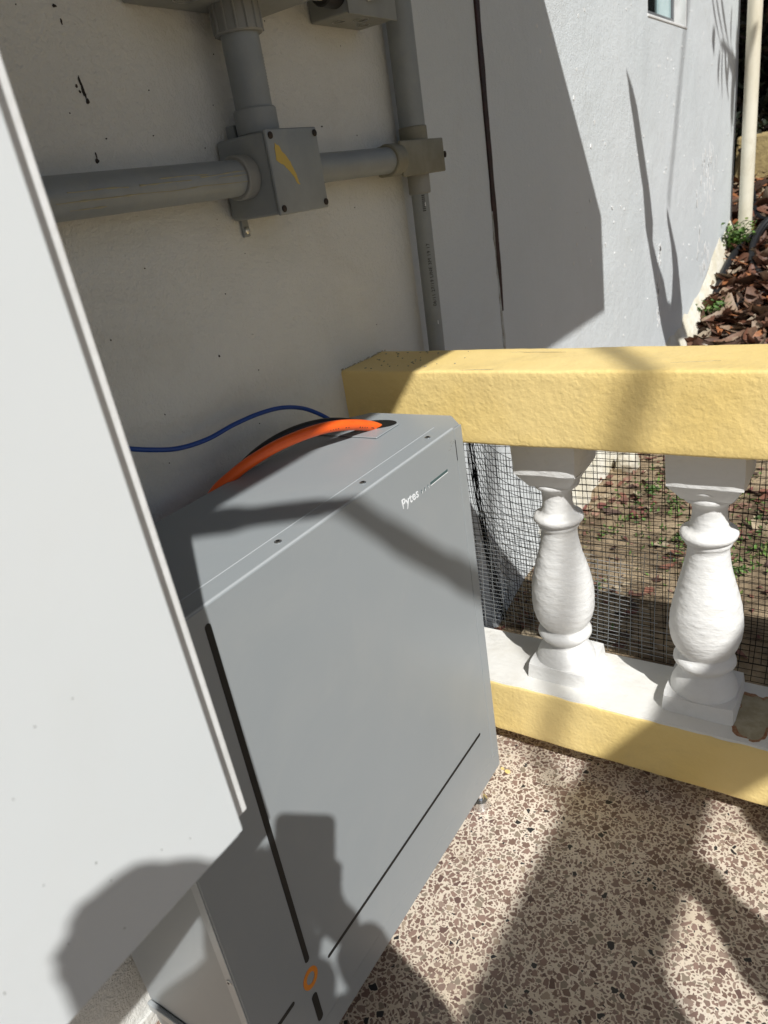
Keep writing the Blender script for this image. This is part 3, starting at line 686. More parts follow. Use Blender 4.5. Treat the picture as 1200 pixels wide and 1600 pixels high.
for (y0, y1, ang) in ((.64, .74, 8), (.64, .70, -38), (.76, .86, 6), (.88, .985, 14), (.78, .985, -16), (.62, .78, -16), (.80, .90, 20), (.92, .985, 4)):
    pts = []
    for i in range(16):
        y = y0 + (y1 - y0) * i / 15; a = math.radians(ang + 6 * noise.noise(Vector((y * 14, ang, 0))))
        pts.append((XC + math.cos(a) * .0285, y, 1.380 + math.sin(a) * .0285))
    tube(bm, pts, [.0004 + .0011 * abs(noise.noise(Vector((q[1] * 40, ang, 3)))) * 2 for q in pts], 5)
link('scratch', bm, 'scratch', cl)
cu = pipe('conduit', [(XC, 1.068, 1.442), (XC, 1.068, 1.64)], .0315, 'pvc', 'grey conduit rising from the smeared junction box to the box above', [((XC, 1.068, 1.443), (XC, 1.068, 1.483), .0365, 'pvc'), ((XC, 1.068, 1.590), (XC, 1.068, 1.634), .040, 'pvc2')], 'grey conduits')
bm = NB()
for k in range(14):
    a = 2 * math.pi * k / 14; c, s = math.cos(a), math.sin(a); tube(bm, [(XC + c * .0402, 1.068 + s * .0402, 1.592), (XC + c * .0402, 1.068 + s * .0402, 1.632)], .0022, 6)
link('ribs', bm, 'pvc2', cu)
bm = NB()
for i in range(12):
    a = math.radians(48); z = 1.508 + i * .0045; p0 = Vector((XC + math.cos(a) * .0315, 1.068 + math.sin(a) * .0315, z)); d = Vector((-math.sin(a), math.cos(a), 0)) * .003; u2 = Vector((0, 0, .0018)); prism(bm, [p0 - d, p0 + d, p0 + d + u2, p0 - d + u2], Vector((math.cos(a), math.sin(a), 0)) * .0002)
link('print_mark', bm, 'ink', cu)
pipe('conduit', [(XC, 1.148, 1.381), (XC, 1.50, 1.381)], .0262, 'pvc', 'short grey conduit joining the smeared box to the small olive box', [((XC, 1.462, 1.381), (XC, 1.505, 1.381), .0325, 'olive')], 'grey conduits')
# small inline box on the vertical run
XV = -.945
sb = thing('conduit_fitting', 'small brownish pull box where the conduit turns down the wall', 'junction box', (XV, 1.6, 1.38), 'grey conduit boxes')
bm = NB(); box(bm, WX + .004, -.914, 1.500, 1.688, 1.350, 1.413, .008, 3); link('body', bm, 'olive', sb, smooth=True, angle=40)
bm = NB(); box(bm, -.9134, -.906, 1.497, 1.690, 1.344, 1.416, .003, 3); c2 = link('cover', bm, 'olive', sb, smooth=True, angle=40)
cover_screw((-.907, 1.505, 1.380), (1, 0, 0), c2, .006); cover_screw((-.908, 1.693, 1.380), (.7, .7, 0), c2, .007)
pipe('conduit', [(XV, 1.622, 1.36), (XV, 1.622, 2.3)], .0300, 'pvc', 'tall grey conduit rising above the small olive box', [((XV, 1.622, 1.410), (XV, 1.622, 1.446), .0325, 'olive')], 'grey conduits')
lc = pipe('conduit', [(XV, 1.620, 1.35), (XV, 1.605, .70)], .0205, 'pvc', 'thin grey conduit with printed marks dropping behind the yellow rail', [((XV, 1.622, 1.352), (XV, 1.621, 1.303), .026, 'pvc2')], 'grey conduits')
nrm = Vector((.80, -.60, 0)); tv = Vector((0, 0, 1)); hv = tv.cross(nrm)
def cylmark(z, dh, w_, h_, bm):
    cx = 1.620 - .015 * (1.35 - z) / .65
    p = Vector((XV, cx, z)) + nrm * .0206 + hv * dh
    prism(bm, [p, p + hv * w_, p + hv * w_ + tv * h_, p + tv * h_], nrm * .0002)
bm = NB()
for i in range(9): cylmark(1.265 + i * .0042, -.005, .008, .0022, bm)
link('print_mark', bm, 'ink', lc)
tm = Matrix(((-tv.x, hv.x, nrm.x, 0), (-tv.y, hv.y, nrm.y, 0), (-tv.z, hv.z, nrm.z, 0), (0, 0, 0, 1)))
# print runs down the pipe
T0 = Vector((XV, 1.6175, 1.235)) + nrm * .0212
tm = Matrix(((0, -hv.x, nrm.x, T0.x), (0, -hv.y, nrm.y, T0.y), (1, -hv.z, nrm.z, 1.03), (0, 0, 0, 1)))
tm = Matrix(((0, -hv.x, nrm.x, XV + nrm.x * .0213 + hv.x * .003), (0, -hv.y, nrm.y, 1.6135 + nrm.y * .0213 + hv.y * .003), (1, 0, 0, 1.045), (0, 0, 0, 1)))
text('06/11 27/19 LINE 3M 19 17', .0125, tm, 'ink', lc, 'lettering', .0001, 1.05)
for z in (1.275, 1.31, 1.00):
    bm = NB(); cylmark(z, .002, .0018, .009, bm); link('paint_drip', bm, 'print', lc)
# boxes at the top edge
def metal_box(name, label, x1, y0, y1, z0, z1, kos, latch=False):
    t = thing(name, label, 'electrical box', (-.93, (y0 + y1) / 2, z0), 'metal boxes at the top of the wall')
    bm = NB(); box(bm, WX + .002, x1 - .004, y0, y1, z0, z1, .003, 2); b = link('body', bm, 'metalbox', t)
    bm = NB(); box(bm, x1 - .0034, x1, y0 - .002, y1 + .002, z0 - .003, z1, .0015); cv = link('cover', bm, 'metalbox', t)
    for y, x, r in kos:
        bm = NB(); ngon_disc(bm, (x, y, z0 + .0001), (1, 0, 0), (0, -1, 0), r, r, .0014, 28, .93); k = link('knockout', bm, 'silver', b)
        bm = NB(); ngon_disc(bm, (x, y, z0 + .0001), (1, 0, 0), (0, -1, 0), r * .62, r * .62, .0012, 24, .9); link('knockout_ring', bm, 'metalbox', k)
    return t, cv
ta, _ = metal_box('electrical_box', 'large grey metal box with knockouts, cut off by the top edge', -.845, .888, 1.188, 1.632, 1.95, ((.965, -.925, .022),))
tb, cvb = metal_box('electrical_box', 'smaller grey metal box with a wire latch beside the tall conduit', -.888, 1.347, 1.515, 1.636, 1.92, ((1.39, -.945, .014), (1.43, -.92, .016), (1.475, -.945, .014)))
bm = NB(); tube(bm, spline([(-.886, 1.405, 1.668), (-.876, 1.42, 1.664), (-.874, 1.45, 1.666), (-.880, 1.47, 1.674), (-.886, 1.475, 1.680)], 5), .0022, 8); tube(bm, [(-.886, 1.41, 1.66), (-.872, 1.43, 1.664)], .0035, 8); link('latch', bm, 'silver', cvb, smooth=True)
pipe('conduit', [(XC + .01, 1.19, 1.672), (XC + .01, 1.345, 1.672)], .0165, 'cream_pipe', 'short pale nipple between the two metal boxes at the top', [((XC + .01, 1.30, 1.672), (XC + .01, 1.347, 1.672), .026, 'rubber')], 'grey conduits')

# ---------------------------------------------------------------- far corner: downpipe, hoses, block, weeds, litter, shrubs
t = thing('downpipe', 'cream plastic downpipe standing by the far corner of the white wall', 'pipe', (-.885, 6.02, .55))
bm = NB(); tube(bm, [(-.885, 6.0, .56), (-.885, 6.0, 3.4)], .045, 24); link('pipe', bm, 'cream_pipe', t, smooth=True)
bm = NB(); tube(bm, [(-.885, 6.0, .52), (-.885, 6.0, .62)], .053, 24); link('socket', bm, 'cream_pipe', t, smooth=True, angle=30)
def hose(pts, r, label):
    bm = NB(); tube(bm, spline([(x, y, z + r) for x, y, z in pts], 8), r, 10); link('hose', bm, 'rubber', None, smooth=True, label=label, cat='hose', group='black irrigation hoses')
hose([(-.45, 6.3, .72), (-.759, 6.178, .68), (-.793, 5.995, .64), (-.871, 5.78, .58), (-.911, 5.55, .50), (-.925, 5.30, .40), (-.93, 5.1, .30)], .022, 'black hose sloping down along the foot of the white wall')
hose([(-1.12, 7.3, 1.25), (-1.02, 6.95, 1.02), (-.93, 6.6, .86), (-.853, 6.302, .72), (-.70, 6.15, .68), (-.4, 6.1, .66)], .02, 'black hose coming out of the dark shrubs behind the downpipe')
lp = [(-.66 + .13 * math.cos(a), 5.72 + .26 * math.sin(a), .55 + .16 * math.sin(a) + .02 * k) for k, a in [(i / 12, 2 * math.pi * i / 14) for i in range(31)]]
hose(lp, .02, 'coiled loop of black hose on the dead leaves')
hose([(-.30, 5.25, .37), (-.55, 5.20, .36), (-.70, 5.12, .34), (-.78, 5.02, .30), (-.84, 4.8, .25)], .021, 'black hose half buried in leaves near the yellow rail')
bm = NB(); box(bm, -1.16, -.80, 7.2, 7.5, .85, 1.28, .02); lumpy(bm, .02, 8); link('stone_block', bm, 'blockstone', None, label='ochre stone block in the shade behind the downpipe', cat='stone block')
def leaf(bm, p, L, W, yaw, pitch, rollv, curl):
    nseg = 4; rows = []
    Rm = Matrix.Rotation(yaw, 3, 'Z') @ Matrix.Rotation(pitch, 3, 'Y') @ Matrix.Rotation(rollv, 3, 'X')
    for i in range(nseg + 1):
        s = i / nseg; wd = W * math.sin(math.pi * min(.96, max(.05, s)) ** .85) * .5
        z = curl * L * (s - .5) ** 2 * 2
        rows.append([Vector(((s - .5) * L, -wd, z + abs(curl) * wd * .9)), Vector(((s - .5) * L, 0, z)), Vector(((s - .5) * L, wd, z + abs(curl) * wd * .9))])
    V = [[bm.verts.new(Vector(p) + Rm @ q) for q in r] for r in rows]
    for a, b in zip(V, V[1:]):
        for k in range(2): bm.faces.new((a[k], b[k], b[k + 1], a[k + 1]))
rr = random.Random(21); bm = NB()
for i in range(5200):
    y = rr.uniform(3.6, 8.2) if i % 4 else rr.uniform(4.4, 6.6); x = rr.uniform(-1.02, .9) if i % 3 else rr.uniform(-1.0, -.3)
    if y > 6.2: x = rr.uniform(-2., 1.)
    if x < -.9 and y < 4.5: continue
    L = rr.choice([rr.uniform(.03, .08), rr.uniform(.06, .14), rr.uniform(.12, .24)]); leaf(bm, (x, y, gz(x, y) + rr.uniform(.003, .05)), L, L * rr.uniform(.3, .6), rr.uniform(0, 6.28), rr.uniform(-.6, .6), rr.uniform(-.7, .7), rr.uniform(-.8, .8))
for i in range(260):
    y = rr.uniform(3.8, 7.4); x = rr.uniform(-.95, .9); a = rr.uniform(0, 3.14); L = rr.uniform(.05, .22); z = gz(x, y) + rr.uniform(.02, .06); d = Vector((math.cos(a) * L, math.sin(a) * L, rr.uniform(-.02, .05)))
    tube(bm, [Vector((x, y, z)), Vector((x, y, z)) + d * .5 + Vector((0, 0, .008)), Vector((x, y, z)) + d], [.004, .0035, .002], 5)
link('leaf_litter', bm, 'litter', kind='stuff', label='brown dead leaves and bark covering the garden soil', cat='leaf litter', smooth=True, angle=80)
bm = NB()
for i in range(5200):
    y = rr.uniform(1.6, 4.3); x = rr.uniform(-.93, 1.2)
    if noise.noise(Vector((x * 2.4, y * 2.4, 4))) < -.05 and rr.random() < .72: continue
    L = rr.choice([rr.uniform(.008, .02), rr.uniform(.012, .035), rr.uniform(.03, .07)]); leaf(bm, (x, y, gz(x, y) + rr.uniform(.002, .012)), L, L * rr.uniform(.35, .8), rr.uniform(0, 6.28), rr.uniform(-.4, .4), rr.uniform(-.4, .4), rr.uniform(-.6, .6))
link('soil_debris', bm, 'crumbs', kind='stuff', label='reddish bark and brick crumbs strewn on the dry soil', cat='debris')
bm = NB()
def tuft(bm, x, y, n, R, S, hz=0):
    for i in range(n):
        a = rr.uniform(0, 6.28); d = abs(rr.gauss(0, R)); px, py = x + d * math.cos(a), y + d * math.sin(a)
        leaf(bm, (px, py, gz(px, py) + hz + rr.uniform(.005, .03)), S * rr.uniform(.6, 1.4), S * .5, rr.uniform(0, 6.28), rr.uniform(-1.1, .3), rr.uniform(-.6, .6), .4)
for i in range(24):
    x, y = rr.uniform(-.8, .9), rr.uniform(1.9, 3.9); tuft(bm, x, y, 34, .09, .018)
for x, y in ((-.70, 2.75), (-.60, 2.65), (-.45, 2.9), (-.33, 2.25), (-.66, 2.95), (-.5, 2.4), (-.25, 2.4), (-.15, 2.6)): tuft(bm, x, y, 64, .08, .02)
link('ground_weeds', bm, 'green', kind='stuff', label='low green weeds dotted over the dry soil', cat='weeds')
def weed(x, y, z, hgt, n, label):
    bm = NB()
    t = thing('weed', label, 'weed', (x, y, z), 'weeds at the foot of the white wall')
    st = NB()
    for i in range(n):
        a = rr.uniform(0, 6.28); d = rr.uniform(.02, hgt * .8); h = hgt * rr.uniform(.3, 1); p0 = Vector((x, y, z)); p1 = Vector((x + d * math.cos(a), y + d * math.sin(a), z + h)); tube(st, [p0, p0.lerp(p1, .5) + Vector((0, 0, .02)), p1], .0018, 4)
        for k in range(9):
            p = p0.lerp(p1, .3 + .7 * k / 8) + Vector((rr.gauss(0, .02), rr.gauss(0, .02), rr.gauss(.01, .015))); leaf(bm, p, .035, .02, rr.uniform(0, 6.28), rr.uniform(-.8, .8), rr.uniform(-.8, .8), .4)
    link('stem', st, 'green', t); link('foliage', bm, 'green', t)
weed(-.935, 5.80, .53, .22, 46, 'bright green weed growing at the foot of the downpipe')
weed(-.90, 4.93, .25, .15, 20, 'small green weed sprouting from the foot of the wall near the rail')
# pale stones seen through the mesh
for i, (x, y, r, lb) in enumerate(((-.87, 2.98, .065, 'larger pale stone lying by the wall behind the mesh'), (-.80, 3.22, .045, 'smaller pale stone lying away from the wall'), (-.86, 4.42, .07, 'pale stone leaning on the wall foot just over the rail'))):
    bm = NB(); bmesh.ops.create_icosphere(bm, subdivisions=3, radius=r)
    for v in bm.verts: v.co = Vector((v.co.x * .8, v.co.y * 1.1, v.co.z * .75)); v.co += noise.noise_vector(v.co * 14 + Vector((i * 3, 0, 0))) * r * .45; v.co += Vector((x, y, gz(x, y) + r * .3))
    link('stone', bm, 'white_stone', None, smooth=True, angle=30, label=lb, cat='stone', group='pale stones by the wall')
# yellow drops on the floor
for x, y, r, lb in ((-.659, 1.190, .0045, 'smaller yellow paint drop on the terrazzo by the cabinet foot'), (-.644, 1.186, .007, 'larger yellow paint drop on the terrazzo by the cabinet foot')):
    bm = NB(); ngon_disc(bm, (x, y, .0004), (1, 0, 0), (0, 1, 0), r, r * .8, .002, 14); link('paint_drop', bm, 'yellow', None, label=lb, cat='paint drop', group='yellow paint drops')
# dark shrubs behind the corner
def shrub(name, cx, cy, cz, R, n, S, label, cat, mat='darkleaf', trunk=True, flat=1.0, rsd=1, trunk_to=None):
    q = random.Random(rsd); t = thing(name, label, cat, (cx, cy, gz(cx, cy) if trunk_to is None else 0)); bm = NB()
    cl = [(Vector((q.gauss(0, .5), q.gauss(0, .5), q.gauss(0, .5))).normalized() * q.uniform(.3, .95), q.uniform(.25, .5)) for _ in range(26)]
    for i in range(n):
        c, r = q.choice(cl); d = Vector((q.gauss(0, 1), q.gauss(0, 1), q.gauss(0, 1))).normalized() * r * q.uniform(.4, 1)
        p = (c + d) * R; p.z *= flat; p += Vector((cx, cy, cz)); leaf(bm, p, S * q.uniform(.6, 1.4), S * .42, q.uniform(0, 6.28), q.uniform(-1.2, 1.2), q.uniform(-1, 1), .4)
    link('crown', bm, mat, t)
    bm = NB(); g = gz(cx, cy) - .1
    tube(bm, [(cx, cy, g), (cx + .05, cy, (g + cz) / 2), (cx, cy + .05, cz)], [R * .08, R * .06, R * .04], 10)
    for k in range(6):
        a = k * 1.05; tube(bm, [(cx + .02, cy, (g + cz) / 2 + k * .05), (cx + math.cos(a) * R * .5, cy + math.sin(a) * R * .5, cz + (k % 3 - 1) * R * .3)], [R * .035, R * .012], 7)
    link('trunk', bm, 'bark', t, smooth=True)
shrub('shrub', -1.3, 8.3, 2.0, 1.25, 9000, .12, 'dark shrub filling the corner behind the downpipe', 'shrub', rsd=2)
shrub('shrub', .1, 8.6, 1.9, 1.2, 7000, .12, 'dark shrub to the right of the downpipe', 'shrub', rsd=3)
shrub('shrub', -.7, 10.2, 2.6, 1.8, 7000, .16, 'tall dark shrub rising behind the others', 'shrub', rsd=4)
shrub('tree', 1.3, 6.5, 5.4, 1.7, 12000, .2, 'unseen broad tree added to shade the far garden corner', 'tree', flat=.55, rsd=5)  # crown added out of view to keep sun off the shrub corner

# ---------------------------------------------------------------- what stands outside the frame and casts the shade
def unproj(y, z, t, x=WX): return Vector((x, y, z + 0)) + SUN * t
# canopy over the wall
can = thing('canopy', 'flat sheet canopy over the wall, out of view above', 'canopy', (-.3, 0, 2.6))
bm = NB(); xe = .30
roofp = [(WX, -3.3, 2.515), (WX, 2.05, 2.515), (-.328, 2.05, 2.656), (xe, 2.05, 2.789), (xe, -3.3, 2.789)]
prism(bm, roofp, (0, 0, .02)); link('sheet', bm, 'roof', can)
bm = NB(); box(bm, xe - .02, xe, -3.3, 2.05, 2.425, 2.789); link('fascia', bm, 'frame_white', can)
# beam of a pergola further out
pg = thing('pergola_beam', 'wide timber pergola beam parallel to the wall, out of view overhead', 'beam', (1.6, -1, 2.6))
bm = NB(); h = 2.62 - 1.325; box(bm, .515 + .753 * h, .785 + .753 * h, -3.3, .35, 2.60, 2.63, .003); link('board', bm, 'timber', pg)
bm = NB(); box(bm, 2.02, 3.5, -3.4, .10, 2.64, 2.67); link('shade_roof', bm, 'roof', pg)  # added roof, unseen, put in to shade the floor outside the frame
for y in (-3.2, .1):
    bm = NB(); box(bm, 1.72, 1.78, y, y + .06, 0, 2.60); link('post', bm, 'timber', pg)
# leafy pot plant to the right, throwing leaf shapes on the floor
pp = thing('potted_plant', 'potted plant with broad leaves standing right of the photographer, out of view', 'plant', (1.05, 0.12, 0))
def flat_leaf(parent, pts, c, mat='green', th=.002, name='leaf', n=4):
    bm = NB(); P = []
    for i in range(len(pts)):
        a, b = pts[i], pts[(i + 1) % len(pts)]
        P.append(sp(a[0], a[1], c))
    prism(bm, P, SUN * th); return link(name, bm, mat, parent)
flat_leaf(pp, [(.745, -.300), (.762, -.330), (.748, -.372), (.764, -.42), (.80, -.50), (.78, -.62), (.70, -.64), (.655, -.503), (.646, -.470), (.660, -.425), (.673, -.390), (.677, -.361), (.664, -.338), (.70, -.31)], .55)
flat_leaf(pp, [(.900, -.255), (.884, -.285), (.879, -.33), (.886, -.37), (.95, -.42), (1.05, -.33), (.99, -.24), (.93, -.235)], .60)
flat_leaf(pp, [(.545, -.424), (.529, -.440), (.526, -.475), (.530, -.50), (.54, -.58), (.47, -.60), (.42, -.50), (.46, -.43), (.50, -.40)], .50)
bm = NB()
for (u, v, c) in ((.73, -.55, .55), (.97, -.36, .60), (.47, -.55, .50)):
    p = sp(u, v, c); tube(bm, spline([(1.05, .12, .28), Vector((1.05, .12, .28)).lerp(p, .5) + Vector((.04, .04, .05)), p], 6), .006, 8)
link('stem', bm, 'green', pp)
bm = NB(); tube(bm, [(1.05, .12, .001), (1.05, .12, .02), (1.05, .12, .27), (1.05, .12, .30)], [.10, .11, .15, .155], 24); link('pot', bm, 'blockstone', pp, smooth=True, angle=30)
# made-up tree, its branch shaped to throw the soft band on the cabinet
tr = thing('shadow_tree', 'made-up bare tree behind the photographer, its branch shaped to cast a soft band', 'tree', (.95, -3.3, 0))
path = [sp(-1.5, .18, 3.1), sp(-1.0, .34, 2.8), sp(-.5, .44, 2.5), sp(-.10, .462, 2.3), sp(.04, .440, 2.25), sp(.16, .408, 2.2), sp(.26, .375, 2.2), sp(.40, .340, 2.2), sp(.50, .318, 2.2), sp(.56, .303, 2.2)]
bm = NB(); tube(bm, spline(path, 6), [.05] * 18 + [.040] * 6 + [.030] * 6 + [.022] * 6 + [.026] * 6 + [.032] * 6 + [.028] * 6 + [.02], 10); link('branch', bm, 'bark', tr, smooth=True)
b0_ = path[0]
bm = NB(); tube(bm, [(b0_.x + .3, b0_.y - .3, -.12), (b0_.x + .1, b0_.y - .1, 1.5), b0_, (b0_.x - .1, b0_.y, b0_.z + 1.2)], [.14, .12, .09, .05], 14); link('trunk', bm, 'bark', tr, smooth=True)
# overhead cable with the soft thin shadow
bm = NB(); tube(bm, spline([sp(1.15, 1.9, 6.0), sp(.92, 1.05, 6.0), sp(.80, .62, 6.0), sp(.735, .46, 6.0), sp(.63, .075, 6.0), sp(.60, -.02, 6.0), sp(.5, -.5, 6.0)], 5), .019, 8)
link('hanging_cable', bm, 'rubber', None, smooth=True, label='slack cable hanging overhead out of view', cat='cable')
# spear-leaved plant and a drooping frond, throwing the pointed shadows on the white wall
yk = thing('spear_plant', 'tall spear leaved plant out of view to the right', 'plant', (.63, 2.7, 0)); T = 2.2
def wallshape(parent, pts, t, name='leaf', mat='green'):
    bm = NB(); P = [Vector((WX, y, z)) + SUN * t for y, z in pts]; prism(bm, P, SUN * .004); return link(name, bm, mat, parent)
z_ = 1.325
wallshape(yk, [(3.471, 1.622), (3.501, 1.574), (3.524, 1.515), (3.581, 1.423), (3.649, 1.293), (3.727, 1.154), (3.771, 0.973), (3.843, 0.852), (3.893, 0.768), (3.973, 0.621), (4.03, 0.5), (4.149, 0.328), (4.092, -0.15), (4.448, -0.15), (4.393, 0.266), (4.352, 0.494), (4.2, 0.547), (4.111, 0.674), (4.002, 0.773), (3.899, 0.902), (3.91, 0.987), (3.862, 1.101), (3.776, 1.267), (3.7, 1.39), (3.64, 1.485), (3.568, 1.56), (3.487, 1.62)], T)
wallshape(yk, [(4.171, 1.019), (4.184, 0.953), (4.269, 0.822), (4.316, 0.69), (4.303, 0.564), (4.28, 0.51), (4.239, 0.298), (4.569, 0.216), (4.554, 0.44), (4.49, 0.603), (4.418, 0.745), (4.308, 0.871), (4.194, 1.01)], T + .08)
bm = NB()
for q in ((4.25, .0), (4.42, .0)):
    p = Vector((WX, q[0], q[1])) + SUN * T; tube(bm, [p, (p.x - .02, p.y, p.z - .5), (p.x - .05, p.y + .1, -.05)], [.03, .035, .04], 8)
link('stem', bm, 'green', yk)
bm = NB(); p = Vector((WX, 4.205, -.29 + z_)) + SUN * 7.; q = Vector((WX, 4.60, .66 + z_)) + SUN * 7.; tube(bm, [p, p.lerp(q, .5), q, q + Vector((0, .3, 1.2))], .012, 8)
link('hanging_string', bm, 'rubber', None, label='thin line hanging down outside the picture', cat='string')
fd = thing('palm_frond', 'drooping palm frond hanging out of view over the garden', 'palm frond', (.7, 4.0, 3.2)); q = random.Random(12)
FRONDS = [[(5.165, 2.032), (5.196, 1.997), (5.232, 1.962), (5.277, 1.927), (5.33, 1.892), (5.393, 1.856), (5.465, 1.82), (5.47, 1.821), (5.418, 1.858), (5.367, 1.895), (5.319, 1.931), (5.275, 1.967), (5.234, 2.002), (5.193, 2.036)],
[(5.279, 2.043), (5.314, 2.006), (5.355, 1.969), (5.404, 1.933), (5.462, 1.896), (5.531, 1.859), (5.608, 1.821), (5.614, 1.821), (5.556, 1.861), (5.5, 1.899), (5.448, 1.937), (5.399, 1.974), (5.354, 2.011), (5.309, 2.046)],
[(5.416, 2.055), (5.45, 2.014), (5.491, 1.973), (5.542, 1.932), (5.604, 1.891), (5.677, 1.85), (5.761, 1.808), (5.77, 1.808), (5.713, 1.853), (5.657, 1.896), (5.604, 1.938), (5.554, 1.98), (5.506, 2.02), (5.458, 2.06)],
[(5.234, 1.891), (5.217, 1.867), (5.209, 1.844), (5.211, 1.821), (5.223, 1.799), (5.246, 1.778), (5.278, 1.756), (5.289, 1.756), (5.294, 1.78), (5.295, 1.803), (5.296, 1.826), (5.297, 1.849), (5.297, 1.872), (5.295, 1.895)],
[(5.792, 2.03), (5.779, 1.991), (5.772, 1.953), (5.772, 1.916), (5.781, 1.878), (5.798, 1.841), (5.822, 1.804), (5.827, 1.804), (5.819, 1.842), (5.813, 1.88), (5.81, 1.918), (5.811, 1.956), (5.815, 1.994), (5.819, 2.032)],
[(5.439, 1.779), (5.42, 1.747), (5.406, 1.715), (5.401, 1.683), (5.406, 1.651), (5.419, 1.619), (5.439, 1.587), (5.446, 1.587), (5.448, 1.619), (5.451, 1.652), (5.455, 1.684), (5.462, 1.717), (5.47, 1.749), (5.477, 1.781)],
[(5.526, 1.783), (5.519, 1.741), (5.516, 1.698), (5.522, 1.655), (5.535, 1.612), (5.556, 1.569), (5.585, 1.525), (5.589, 1.525), (5.577, 1.569), (5.565, 1.613), (5.557, 1.656), (5.553, 1.699), (5.552, 1.742), (5.552, 1.784)],
[(5.6, 1.793), (5.612, 1.747), (5.631, 1.701), (5.66, 1.654), (5.698, 1.607), (5.748, 1.559), (5.806, 1.51), (5.814, 1.511), (5.781, 1.56), (5.748, 1.609), (5.718, 1.657), (5.691, 1.704), (5.666, 1.75), (5.641, 1.796)],
[(5.754, 1.766), (5.729, 1.738), (5.711, 1.711), (5.703, 1.683), (5.706, 1.656), (5.719, 1.629), (5.741, 1.601), (5.749, 1.601), (5.757, 1.629), (5.763, 1.657), (5.771, 1.685), (5.782, 1.712), (5.793, 1.74), (5.803, 1.767)],
[(5.904, 1.736), (5.884, 1.674), (5.873, 1.612), (5.876, 1.55), (5.893, 1.487), (5.925, 1.423), (5.97, 1.357), (5.985, 1.357), (5.992, 1.422), (5.994, 1.486), (5.995, 1.55), (5.995, 1.614), (5.994, 1.677), (5.988, 1.738)],
[(5.952, 1.774), (5.918, 1.74), (5.897, 1.707), (5.892, 1.674), (5.903, 1.641), (5.93, 1.608), (5.972, 1.575), (5.992, 1.575), (6.016, 1.609), (6.034, 1.643), (6.047, 1.677), (6.058, 1.711), (6.064, 1.744), (6.064, 1.778)],
[(5.429, 1.825), (5.471, 1.808), (5.526, 1.793), (5.598, 1.781), (5.687, 1.77), (5.796, 1.762), (5.926, 1.756), (5.95, 1.76), (5.899, 1.778), (5.84, 1.795), (5.775, 1.81), (5.705, 1.823), (5.629, 1.835), (5.548, 1.845)],
[(5.713, 1.796), (5.711, 1.768), (5.726, 1.74), (5.761, 1.713), (5.818, 1.686), (5.897, 1.66), (6.0, 1.635), (6.031, 1.636), (6.031, 1.667), (6.018, 1.697), (5.995, 1.727), (5.965, 1.755), (5.925, 1.782), (5.875, 1.808)],
[(5.882, 1.648), (5.873, 1.591), (5.87, 1.534), (5.876, 1.477), (5.891, 1.419), (5.917, 1.359), (5.95, 1.299), (5.956, 1.299), (5.942, 1.359), (5.93, 1.418), (5.921, 1.477), (5.917, 1.534), (5.915, 1.592), (5.914, 1.648)],
[(5.996, 1.941), (5.983, 1.904), (5.976, 1.868), (5.977, 1.833), (5.989, 1.797), (6.009, 1.761), (6.038, 1.726), (6.043, 1.726), (6.035, 1.762), (6.027, 1.799), (6.023, 1.835), (6.023, 1.871), (6.025, 1.907), (6.028, 1.943)]]
for k, P in enumerate(FRONDS): wallshape(fd, P, 3.0 + .03 * k)
bm = NB(); tube(bm, [Vector((WX, 5.3, 2.1)) + SUN * 3.1, Vector((WX, 5.1, 2.5)) + SUN * 3.2, Vector((WX, 5.3, 3.4)) + SUN * 3.4], .03, 8); link('stalk', bm, 'green', fd)

# ---------------------------------------------------------------- the photographer, behind the camera
per = thing('person', 'person in a dark shirt holding up a phone, standing behind the camera', 'person', (.27, -.47, 0))
def skin_mesh(name, nodes, edges, mat, parent, sub=2):
    me = bpy.data.meshes.new(name); me.from_pydata([tuple(n[0]) for n in nodes], edges, []); o = bpy.data.objects.new(name, me); COL.objects.link(o)
    o.modifiers.new('s', 'SKIN'); s = o.modifiers.new('u', 'SUBSURF'); s.levels = sub; s.render_levels = sub
    for v, n in zip(me.skin_vertices[0].data, nodes): v.radius = n[1] if isinstance(n[1], tuple) else (n[1], n[1])
    me.skin_vertices[0].data[0].use_root = True
    bpy.context.view_layer.update(); dg = bpy.context.evaluated_depsgraph_get(); m2 = bpy.data.meshes.new_from_object(o.evaluated_get(dg)); bpy.data.objects.remove(o)
    bm = NB(); bm.from_mesh(m2); bpy.data.meshes.remove(m2); return link(name, bm, mat, parent, smooth=True, angle=180)
neck = sp(-.150, -.175, .36); chest = Vector((.225, -.41, 1.22)); pelvis = Vector((.27, -.46, .90)); Fw = Vector((-.6, .8, 0)); Rt = Vector((.8, .6, 0))
head = sp(-.096, -.082, .36); Rs = sp(.0, -.318, .34); Ls = sp(-.30, -.190, .36)
Re = sp(.135, -.395, .20); Rw = sp(.034, -.178, .07); Rm = sp(.054, -.262, .135)
Le = sp(-.13, -.38, .26); Lw = sp(-.048, -.178, .085); Lm = sp(-.086, -.27, .16)
